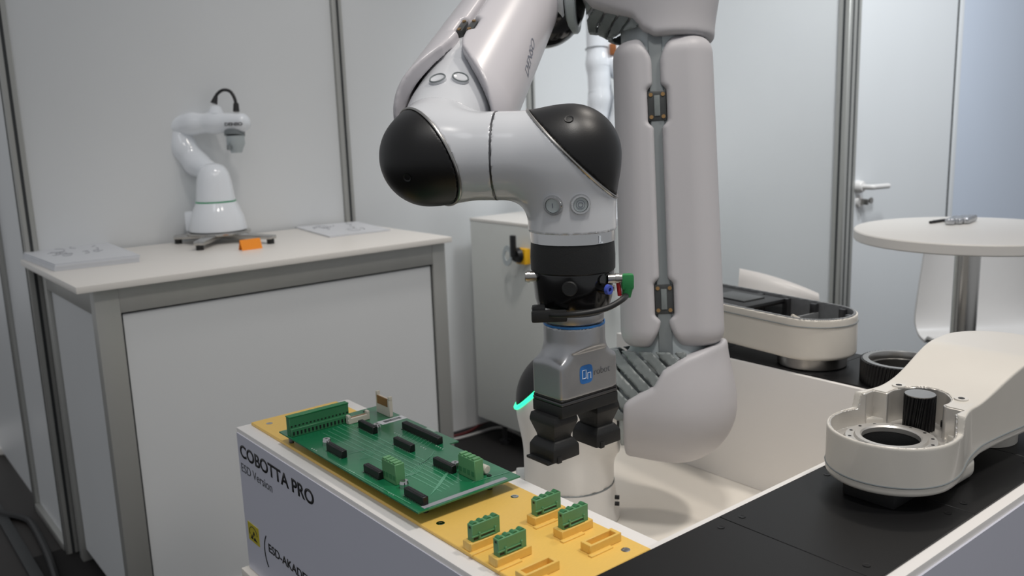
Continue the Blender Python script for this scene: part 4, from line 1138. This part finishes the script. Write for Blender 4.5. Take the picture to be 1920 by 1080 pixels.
# ---- lower arm
ww = (aa - ll * aa.dot(ll)).normalized(); tt = ww.cross(ll)
if tt.dot(TH) < 0: tt = -tt
BL = (ww, tt, ll)
def f_link(P):
    d = smin(s_caps(P, E2, E2 - aa * 0.3, 0.084), s_caps(P, E2, E3, 0.073), 0.04)
    d = smin(d, s_caps(P, E3, E3 - aa * 0.3, 0.082), 0.04)
    return np.maximum(np.maximum(d, -0.098 - dotv(sub(P, E2), aa)), -0.150 - dotv(sub(P, E3), aa))
lo, hi = bounds([E2, E3, E2 - aa * 0.1, E3 - aa * 0.15], 0.10)
sdf_part('lower_arm', f_link, lo, hi, 0.0055, M['link_lt'], rob)
S0, S1 = 0.106, LL - 0.116
def pad_body(P):
    w, t, s = loc(P, E2, BL)
    hwid = 0.0935 - 0.006 * np.clip(s / LL, 0, 1)
    d = s_rbox((w * (0.0935 / hwid), t, s * 0.0), (0.0935, 0.086, 1.0), 0.052)
    return smax(d, np.abs(s - (S0 + S1) / 2) - (S1 - S0) / 2, 0.034)
W0 = -0.012
CLIPS = (LL * 0.690, LL * 0.250)
def groove(P, side):
    w, t, s = loc(P, E2, BL)
    half = 0.0070 + 0.0 * s
    for c_ in CLIPS:
        half = half + 0.0095 * (1 - sstep(np.abs(s - c_), 0.026, 0.040))
    flare = 0.030 * (1 - sstep(s, S0 - 0.01, S0 + 0.05)) * 0.6 + 0.030 * sstep(s, S1 - 0.05, S1 + 0.01) * 0.6
    half = half + flare
    front = t > -0.02
    e = (w - W0) * side                                   # positive inside this half
    return np.where(front, half - e, 0.001 - e)
lo, hi = bounds([E2 + ll * S0, E2 + ll * S1], 0.115)
for side, nm in ((-1, 'lower_arm_cover'), (1, 'lower_arm_cover')):
    def f_h(P, side=side): return smax(pad_body(P), groove(P, side), 0.011)
    sdf_part(nm, f_h, lo, hi, 0.004, M['pad'], rob)
gl = MB().box((W0 - 0.012, 0.055, S0 - 0.03), (W0 + 0.012, 0.0775, S1 + 0.03), 0.003, basis=BL, origin=E2).build('cover_channel', M['link'], rob)
for c_ in CLIPS:
    cl = MB().box((W0 - 0.0165, 0.060, c_ - 0.027), (W0 + 0.0165, 0.0795, c_ + 0.027), 0.005, basis=BL, origin=E2).build('cover_clip', M['mesh_dk'], rob)
    MB().box((W0 - 0.005, 0.078, c_ - 0.018), (W0 + 0.005, 0.0815, c_ + 0.018), 0.001, basis=BL, origin=E2).build('clip_latch', M['mesh'], cl)
    for sx_ in (-1, 1):
        for sz_ in (-1, 1):
            p = E2 + ww * (W0 + sx_ * 0.0105) + tt * 0.0795 + ll * (c_ + sz_ * 0.0195)
            MB().cyl(p, p + tt * 0.0015, 0.0035, seg=12).build('clip_screw', M['brass'], cl)
# covers on the two bends
def f_e2(P):
    w, t, s = loc(P, E2, BL); a = dotv(sub(P, E2), aa)
    d = smin(s_caps(P, E2, E2 - aa * 0.3, 0.101), s_caps(P, E2, E2 + ll * 0.3, 0.099), 0.05)
    zc = np.interp(w, [-0.11, -0.085, -0.06, -0.035, -0.018, 0.02, 0.10], [0.010, 0.016, 0.030, 0.042, 0.070, 0.092, 0.118])
    return smax(smax(d, -0.090 - a, 0.010), s - zc, 0.014)
lo, hi = bounds([E2, E2 - aa * 0.1, E2 + ll * 0.12], 0.115)
sdf_part('shoulder_cover', f_e2, lo, hi, 0.004, M['pad'], rob)
def f_e3(P):
    w, t, s = loc(P, E3, BL); a = dotv(sub(P, E3), aa)
    d = smin(s_caps(P, E3, E3 - aa * 0.3, 0.098), s_caps(P, E3, E3 - ll * 0.3, 0.0945), 0.05)
    zc = np.interp(w, [-0.145, -0.12, -0.09, -0.05, -0.032, -0.012, 0.10], [-0.030, -0.056, -0.068, -0.083, -0.106, -0.119, -0.117])
    return smax(smax(d, -0.140 - a, 0.008), zc - s, 0.012)
lo, hi = bounds([E3, E3 - aa * 0.15, E3 - ll * 0.12], 0.115)
sdf_part('elbow_cover', f_e3, lo, hi, 0.004, M['pad'], rob)
# segmented sensor skin visible on the inner side of the bends
def skin(c, d1, d2, r, up, name, m):
    n = 8
    for k in range(n):
        t0, t1 = k / n, (k + 1) / n
        def f(P, t0=t0, t1=t1):
            d = smin(s_caps(P, c, c + d1 * 0.5, r), s_caps(P, c, c + d2 * 0.5, r), 0.05)
            d = np.maximum(d, -(d + 0.006))
            q1 = dotv(sub(P, c), d1); q2 = dotv(sub(P, c), d2)
            par = np.clip((q1 - q2 + 0.125) / 0.25, 0, 0.9999)
            s0 = (t0 + 0.012 - (q1 - q2 + 0.125) / 0.25); s1 = ((q1 - q2 + 0.125) / 0.25 - t1 + 0.012)
            return np.maximum(np.maximum(d, np.maximum(s0, s1) * 0.17), np.maximum(np.maximum(-q1 - 0.02, -q2 - 0.02), np.maximum(q1 - 0.13, q2 - 0.10)))
        lo, hi = bounds([c, c + d1 * 0.12, c + d2 * 0.12], 0.10)
        v, fc = sdf_mesh(f, lo, hi, 0.0035)
        lab = np.arange(len(v))
        for _ in range(400):
            mn = lab[fc].min(1); new = lab.copy(); np.minimum.at(new, fc.ravel(), np.repeat(mn, 4)); new = new[new]
            if (new == lab).all(): break
            lab = new
        for c0 in np.unique(lab):
            sel = lab == c0
            if sel.sum() < 60: continue
            ren = -np.ones(len(v), int); ren[sel] = np.arange(sel.sum())
            me = bpy.data.meshes.new(name); me.from_pydata((v[sel] - np.array(org(rob))).tolist(), [], ren[fc[sel[fc[:, 0]]]].tolist()); me.update(); finish(me, 50)
            ob = new_obj(name, me, m, rob); ORG[ob.name] = org(rob)
skin(E2, -aa, ll, 0.0915, 1, 'sensor_skin_strip', M['mesh'])
skin(E3, -aa, -ll, 0.0885, -1, 'sensor_skin_strip', M['mesh'])
# elbow joint ring
for (d0, d1_, r, m) in ((-0.150, -0.168, 0.0855, M['link_lt']), (-0.170, -0.190, 0.0850, M['robot'])):
    MB().lathe([(0, 0), (r - 0.003, 0), (r, 0.003), (r, (d0 - d1_) - 0.003), (r - 0.003, d0 - d1_), (0, d0 - d1_)], E3 + aa * d1_, aa, 64).build('elbow_flange', m, rob)

# ---- forearm
mid = W + vv * LF * 0.5
tv = (EYE - mid); tv = (tv - vv * tv.dot(vv)).normalized()
sd = tv.cross(vv)
if sd.dot(RH) > 0: sd = -sd                                # to the left in the view
ang = math.radians(37)
mm_ = (tv * math.cos(ang) + sd * math.sin(ang)).normalized(); nn_ = vv.cross(mm_).normalized()
if nn_.dot(RH) < 0: nn_ = -nn_
BF = (vv, mm_, nn_)
def dome_r(s): return 0.060 + 0.006 * sstep(s, 0.04, 0.11) + 0.003 * sstep(s, 0.13, 0.19)
def f_fore(P):
    return s_caps(P, W + vv * 0.125, F0 - vv * 0.01, 0.0905, 0.0785)
def f_fcut(P):
    s, a, b = loc(P, W, BF)
    rad = np.sqrt(a * a + b * b)
    cone = np.maximum(rad - (dome_r(s) + 0.003), s - 0.19)
    wU = np.interp(s, [0.0, 0.06, 0.10, 0.14, 0.17, 0.195, 0.225], [0.090, 0.084, 0.066, 0.036, 0.016, 0.008, 0.004])
    u = np.maximum(-a + 0.01, np.abs(b) - wU)
    return np.minimum(cone, np.maximum(u, s - 0.225))
lo, hi = bounds([W + vv * 0.10, F0], 0.115)
FCL = 0.250
for side in (-1, 1):
    def f_h(P, side=side):
        s, a, b = loc(P, W, BF)
        half = 0.004 + 0.010 * (1 - sstep(np.abs(s - FCL), 0.018, 0.030))
        g_ = np.where(a > -0.02, half - b * side, 0.001 - b * side)
        d = smax(f_fore(P), g_, 0.014)
        d = smax(d, -f_fcut(P), 0.006)
        return np.maximum(d, dotv(sub(P, F0), aa) - 0.088)
    if side == 1: f_right = f_h
    sdf_part('forearm_cover', f_h, lo, hi, 0.0032, M['pad_gloss'], rob)
sdf_part('forearm', lambda P: np.maximum(s_caps(P, W + vv * 0.19, F0, 0.0705, 0.066), -dotv(sub(P, W), vv) + 0.14), lo, hi, 0.006, M['robot'], rob)
def fpt(s, a, b): return W + vv * s + mm_ * a + nn_ * b
for k in (-1, 1):
    cl = MB().box((FCL - 0.018, 0.060, 0.002 if k > 0 else -0.014), (FCL + 0.018, 0.0815, 0.014 if k > 0 else -0.002), 0.004, basis=BF, origin=W).build('cover_clip', M['mesh_dk'], rob)
    for z_ in (-0.014, 0.014): MB().cyl(fpt(FCL + z_, 0.0813, k * 0.008), fpt(FCL + z_, 0.083, k * 0.008), 0.0032, seg=10).build('clip_screw', M['brass'], cl)
# forearm end at the elbow
hub0 = F0 + aa * 0.0
MB().cyl(F0, E3 - aa * 0.190, 0.079, seg=48).build('elbow_hub', M['mesh_dk'], rob)
hb = sdf_part('elbow_cap', lambda P: np.maximum(s_caps(P, F0 - ZZ * 0.03 + aa * 0.02, F0 + aa * 0.035 - ZZ * 0.03, 0.080), -0.03 - dotv(sub(P, F0), aa)), *bounds([F0], 0.14), 0.005, M['blk_gloss'], rob)
# wrist dome (fourth axis)
prof = [(0.0, 0.02)] + [(float(dome_r(np.array(s))) - 0.001, s) for s in np.linspace(0.025, 0.20, 24)] + [(0.0, 0.2001)]
MB().lathe(prof, W, vv, 64).build('wrist_dome', M['robot'], rob)
fdome = lambda P: np.sqrt(np.maximum(loc(P, W, BF)[1] ** 2 + loc(P, W, BF)[2] ** 2, 0)) - dome_r(loc(P, W, BF)[0])
for (px, py) in ((821, 149), (863, 147)):
    p = trace(fdome, px, py); n = grad(fdome, p)
    bn = MB().lathe([(0, 0.002), (0.010, 0.002), (0.0115, 0.003), (0.0125, 0.002), (0.013, -0.003)], p, n, 28).build('wrist_button', M['robot'], rob)
    MB().lathe([(0.0100, 0.0022), (0.0108, 0.0036), (0.0118, 0.0036), (0.0126, 0.002)], p, n, 28, close=True).build('button_rim', M['link'], bn)
# ---- wrist bends (fifth and sixth axes)
RW = 0.0605
SEAM = 0.101
def wrist_bend(c, d1, l1, d2, l2, off, nm, k=0.035, caph=0.0028):
    f = elbow_f(c, d1, d2, RW, k)
    n = -(d1 + d2).normalized(); cc = c + n * off
    lo, hi = bounds([c, c + d1 * l1, c + d2 * l2], RW + 0.02)
    sdf_part('wrist_body', lambda P: np.maximum(np.maximum(f(P), cut(P, cc, n)), np.maximum(dotv(sub(P, c), d1) - l1, dotv(sub(P, c), d2) - l2)), lo, hi, 0.0026, M['robot'], rob, angle=45)
    sdf_part(nm, lambda P: smax(f(P) + 0.0004, -cut(P, cc + n * caph, n), 0.002), lo, hi, 0.0026, M['blk_cap'], rob)
    u, v, _ = frame_of(n)
    lpn = loop_on(f, cc + n * caph * 0.5, u, v, 96)
    MB().tube(lpn, 0.0021, 8, closed=True).build('cap_ring', M['steel'], rob)
    return f
ztop = 1.2235
fJ = wrist_bend(J, -uw, SEAM - 0.0008, -ZZ, J.z - ztop, 0.002, 'wrist_cap')
fW = wrist_bend(W, uw, (J - W).length - SEAM - 0.0008, vv, 0.058, 0.0, 'wrist_cap')
MB().lathe([(RW - 0.004, -0.0012), (RW + 0.0003, -0.0012), (RW + 0.0003, 0.0012), (RW - 0.004, 0.0012)], J - uw * SEAM, uw, 64, close=True).build('wrist_seam', M['steel_dark'], rob)
for (px, py) in ((1067, 223), (763, 333)):
    p = trace(fJ if px > 1000 else fW, px, py); n = grad(fJ if px > 1000 else fW, p)
    MB().lathe([(0.0, -0.002), (0.0035, -0.0012), (0.0052, 0.0002), (0.006, 0.0004)], p, n, 16).build('cap_screw', M['ink'], rob)
for (px, py, cr) in ((1037, 385, 0), (1088, 383, 1)):
    p = trace(fJ, px, py); n = grad(fJ, p)
    b0 = MB().lathe([(0, 0.002), (0.0095, 0.002), (0.0098, 0.0005)], p, n, 36).build('flange_button', M['link_lt'], rob)
    MB().lathe([(0.0096, -0.002), (0.0100, 0.0035), (0.0125, 0.0035), (0.0138, 0.0005), (0.0138, -0.004)], p, n, 40, close=True).build('button_rim', M['silver'], b0)
    u, v, _ = frame_of(n)
    mk = MB()
    if cr: mk.lathe([(0.0028, 0.0021), (0.0028, 0.0025), (0.0036, 0.0025), (0.0036, 0.0021)], p, n, 20, close=True).lathe([(0.0055, 0.0021), (0.0055, 0.0024), (0.006, 0.0024), (0.006, 0.0021)], p, n, 24, close=True)
    else: mk.box((-0.0006, -0.003, 0.002), (0.0006, 0.003, 0.0024), basis=(u, v, n), origin=p)
    mk.build('button_mark', M['ink_lt'], b0)
# ---- tool flange stack
ax = Vector((J.x, J.y, 0))
def tz_(z): return Vector((J.x, J.y, z))
MB().lathe([(0.05, 0), (0.0585, 0), (0.0585, 0.0145), (0.05, 0.0145)], tz_(ztop - 0.0145), ZZ, 80, close=True).build('flange_ring', M['silver'], rob)
zk0 = ztop - 0.0155; zk1 = 1.168; zk2 = 1.118
kb = MB().lathe([(0, 0), (0.0565, 0), (0.0585, 0.002), (0.0588, 0.02), (0.0575, zk0 - zk1), (0, zk0 - zk1)][::1], tz_(zk1), ZZ, 72).build('adapter_ring', M['blk_matte'], rob)
kl = MB().lathe([(0, 0.0), (0.046, 0.0), (0.0515, 0.003), (0.0538, 0.012), (0.0570, zk1 - zk2 - 0.002), (0.0570, zk1 - zk2), (0, zk1 - zk2)], tz_(zk2), ZZ, 72).build('connector_ring', M['blk_gloss'], rob)
fk = lambda P: np.sqrt((P[0] - J.x) ** 2 + (P[1] - J.y) ** 2) - (0.0535 + (0.0570 - 0.0535) * np.clip((P[2] - zk2 - 0.012) / 0.036, 0, 1.2))
def kn(px, py): 
    p = trace(fk, px, py); n = grad(fk, p); n.z = 0; return p, n.normalized()
p, n = kn(1068, 541)
MB().lathe([(0, 0.004), (0.009, 0.004), (0.0105, 0.002), (0.0108, -0.004)], p, n, 24).build('port_plug', M['blk_matte'], kl)
p, n = kn(1128, 541); n = (n * 0.7 + Vector((0.1, -0.5, 0))).normalized()
MB().cyl(p - n * 0.004, p + n * 0.010, 0.0075, seg=20).build('air_port', M['blk_gloss'], kl)
MB().cyl(p + ZZ * 0.012 - n * 0.006, p + ZZ * 0.012 + n * 0.003, 0.007, seg=16).build('air_port', M['blk_gloss'], kl)
MB().lathe([(0.003, 0.0), (0.003, 0.005), (0.0065, 0.005), (0.007, 0.0)], p + n * 0.010, n, 22, close=True).build('air_fitting', M['violet'], kl)
p, n = kn(1147, 540)
MB().cyl(p - n * 0.004, p + n * 0.004, 0.004, seg=14).build('air_port', M['steel'], kl)
pL = at(999, 518, 1.215)
cL = MB().cyl(pL + RH * 0.006, pL - RH * 0.011, 0.0075, seg=20, bev=0.001).cyl(pL - RH * 0.004, pL - RH * 0.008, 0.0085, seg=20).build('metal_connector', M['steel'], kl)
pR = at(1148, 522, 1.20)
MB().cyl(pR - RH * 0.006, pR + RH * 0.014, 0.0062, seg=18).cyl(pR + RH * 0.004, pR + RH * 0.009, 0.0072, seg=18).build('metal_connector', M['steel'], kl)
MB().box((-0.0012, -0.001, 0), (0.0012, 0.0006, 0.010), basis=(RH, -TH, ZZ), origin=trace(lambda P: np.sqrt((P[0] - J.x) ** 2 + (P[1] - J.y) ** 2) - 0.0588, 1125, 456)).box((0, -0.001, 0), (0.004, 0.0006, 0.0018), basis=(RH, -TH, ZZ), origin=trace(lambda P: np.sqrt((P[0] - J.x) ** 2 + (P[1] - J.y) ** 2) - 0.0588, 1125, 456)).build('index_mark', M['logo_white'], kb)
pt_ = trace(lambda P: np.sqrt((P[0] - J.x) ** 2 + (P[1] - J.y) ** 2) - 0.0556, 1060, 562)
# green plug and cable looping round the quick changer
gp0 = pR + RH * 0.013; gp1 = gp0 + RH * 0.010
gc = MB().box((-0.001, -0.007, -0.016), (0.016, 0.007, 0.006), 0.004, basis=(RH, -TH, ZZ), origin=gp0).cyl(gp0 + RH * 0.008 - ZZ * 0.012, gp0 + RH * 0.006 - ZZ * 0.026, 0.0075, 0.006, seg=18).build('green_plug', M['green_con'], rob)
MB().tube([pR + RH * 0.008 - ZZ * 0.006, pR + RH * 0.010 - ZZ * 0.024], 0.003, 8).build('red_clip', M['red'], rob)
cab = [gp0 + RH * 0.006 - ZZ * 0.024, at(1166, 562, 1.175), at(1142, 576, 1.165), at(1110, 585, 1.158), at(1070, 590, 1.16), at(1035, 590, 1.18), at(1012, 586, 1.20), at(1002, 578, 1.225)]
MB().tube(cab, 0.0042, 10, smooth=6).build('tool_cable', M['cable'], rob)
zg0 = 1.096
qc = MB().lathe([(0, 0), (0.041, 0), (0.042, 0.002), (0.042, 0.012), (0.039, 0.014), (0.039, zk2 - zg0), (0, zk2 - zg0)], tz_(zg0), ZZ, 64).build('quick_changer', M['grip'], rob)
MB().box((-0.042, -0.006, -0.010), (0.006, 0.0045, 0.006), 0.003, basis=(RH, -TH, ZZ), origin=at(1055, 589, 1.185)).box((-0.012, -0.012, -0.004), (0.006, 0.004, 0.008), 0.003, basis=(RH, -TH, ZZ), origin=at(1014, 582, 1.20)).build('cable_clamp', M['blk_matte'], rob)
MB().lathe([(0.042, 0), (0.0435, 0), (0.0435, 0.003), (0.042, 0.003)], tz_(zg0 - 0.004), ZZ, 64, close=True).build('blue_ring', M['blue'], rob)

# ---- gripper
GB = (Vector((1, 0, 0)), Vector((0, 1, 0)), ZZ)
zbt = 0.995
HX, HY = 0.0545, 0.0305
zsh = 1.043
def f_grip(P):
    x, y, z = loc(P, tz_(0), GB)
    cyl = np.sqrt(x * x + y * y) - 0.0432
    cyl = np.maximum(cyl, 1.050 - z)
    box = s_rbox((x, y, z - (zbt + zsh) / 2), (HX, HY, (zsh - zbt) / 2), 0.005)
    neck = np.maximum(np.sqrt(x * x + y * y) - 0.0432, 1.0 - z)
    d = smin(box, neck, 0.030)
    lim = np.abs(y) - (HY + np.maximum(z - 1.056, 0) * 1.4 + 0.00)
    d = smax(d, np.where(z < 1.085, lim, -1.0), 0.004)
    lim2 = np.abs(x) - HX
    d = smax(d, lim2, 0.003)
    return np.maximum(np.maximum(d, z - (zg0 - 0.004)), zbt - z)
gr = sdf_part('gripper', f_grip, tz_(zbt - 0.01) - Vector((0.075, 0.06, 0)), tz_(zg0 + 0.004) + Vector((0.075, 0.06, 0)), 0.002, M['grip'], rob, angle=60)
gr['label'] = 'silver two-finger gripper with blue logo'
MB().box((J.x - HX + 0.0006, J.y - HY + 0.0006, zbt - 0.0035), (J.x + HX - 0.0006, J.y + HY - 0.0006, zbt + 0.0002), 0.001, 1).build('dark_gap', M['ink'], gr)
MB().box((J.x - HX, J.y - HY, zbt - 0.0085), (J.x + HX, J.y + HY, zbt - 0.0033), 0.002).build('base_frame', M['steel_dark'], gr)
MB().box((J.x - HX - 0.0005, J.y - HY - 0.0005, zbt - 0.026), (J.x + HX + 0.0005, J.y + HY + 0.0005, zbt - 0.0083), 0.003).build('black_base', M['blk_matte'], gr)
# printed logo on the flat face towards -Y
fy = J.y - HY - 0.0001
lg0 = ony(1087, 704, fy); lg1 = ony(1111, 699, fy)
lw_ = lg1.x - lg0.x
lcx, lcz = (lg0.x + lg1.x) / 2, (lg0.z + lg1.z) / 2
poly = []
for k in range(40):
    a = 2 * math.pi * k / 40; c_, s_ = math.cos(a), math.sin(a)
    poly.append((lw_ * 0.5 * math.copysign(abs(c_) ** 0.5, c_), lw_ * 0.54 * math.copysign(abs(s_) ** 0.5, s_)))
lgo = MB().prism(poly, 0, 0.0003, basis=(Vector((1, 0, 0)), ZZ, Vector((0, -1, 0))), origin=Vector((lcx, fy, lcz))).build('logo', M['logo_blue'], gr)
g = MB()
def lp3(x, z): return Vector((lcx + x * lw_, fy - 0.0004, lcz + z * lw_))
g.tube([lp3(*p) for p in ((-0.02, -0.22), (-0.30, -0.22), (-0.30, 0.26), (-0.02, 0.26), (-0.02, -0.22))], 0.0007, 5)
g.tube([lp3(*p) for p in ((0.10, -0.30), (0.10, 0.06), (0.34, 0.06), (0.34, -0.30))], 0.0007, 5)
g.build('logo_letters', M['logo_white'], lgo)
tx = ony(1113, 708, fy)
text_part('robot', 0.0145, Vector((lg1.x + 0.002, fy - 0.0001, lcz - 0.0045)), (1, 0, 0), ZZ, M['ink_grey'], 'logo_text', gr, xs=0.95, offset=-0.0001)
# fingers
def finger(dx, lip):
    z0 = zbt - 0.026
    S = [(0, 0, z0 + 0.002, 0.021, 0.024), (0, 0, z0 - 0.006, 0.0225, 0.026), (0, 0, z0 - 0.010, 0.0225, 0.026), (0, 0, z0 - 0.031, 0.0160, 0.0185), (0, 0, z0 - 0.038, 0.0160, 0.0185)]
    o = Vector((J.x + dx, J.y, 0))
    fg = MB().loft(S, basis=GB, origin=o, bev=0.001).build('finger', M['blk_matte'], gr)
    S2 = [(0, 0, z0 - 0.034, 0.0175, 0.021), (0, 0, z0 - 0.044, 0.0245, 0.026), (0, 0, z0 - 0.062, 0.0250, 0.026)]
    MB().loft(S2, basis=GB, origin=o, bev=0.0025).box((-0.026 if lip else -0.01, -0.022, z0 - 0.064), (0.024, 0.024, z0 - 0.060), 0.001, basis=GB, origin=o + Vector((-0.006 if lip else 0.004, 0.0, 0))).build('fingertip', M['blk_matte'], gr)
    MB().box((-0.018, -0.0275, z0 - 0.0635), (-0.010, 0.01, z0 - 0.054), 0.001, basis=GB, origin=o).build('fingertip_notch', M['ink'], gr)
finger(-0.043, True); finger(0.040, False)
# raised outline lettering along the forearm cover
p0 = trace(f_right, 990, 147); p1_ = trace(f_right, 1003, 82)
rt = (p1_ - p0).normalized()
nrm_ = grad(f_right, trace(f_right, 995, 115)); upv = nrm_.cross(rt).normalized()
def prj(p):
    d = (p - EYE).normalized(); t = 0.6
    for _ in range(120):
        q = EYE + d * t; v = float(f_right((np.array([q.x]), np.array([q.y]), np.array([q.z])))[0])
        if v < 0.0003: break
        t += max(v, 0.0003)
    return EYE + d * (t - 0.0006) if t < 3 else p
for s_, m_ in (('DENSO', M['ink_lt']),):
    text_part(s_, (p1_ - p0).length / 3.3, p0, rt, upv, m_, 'lettering', rob, proj=prj)
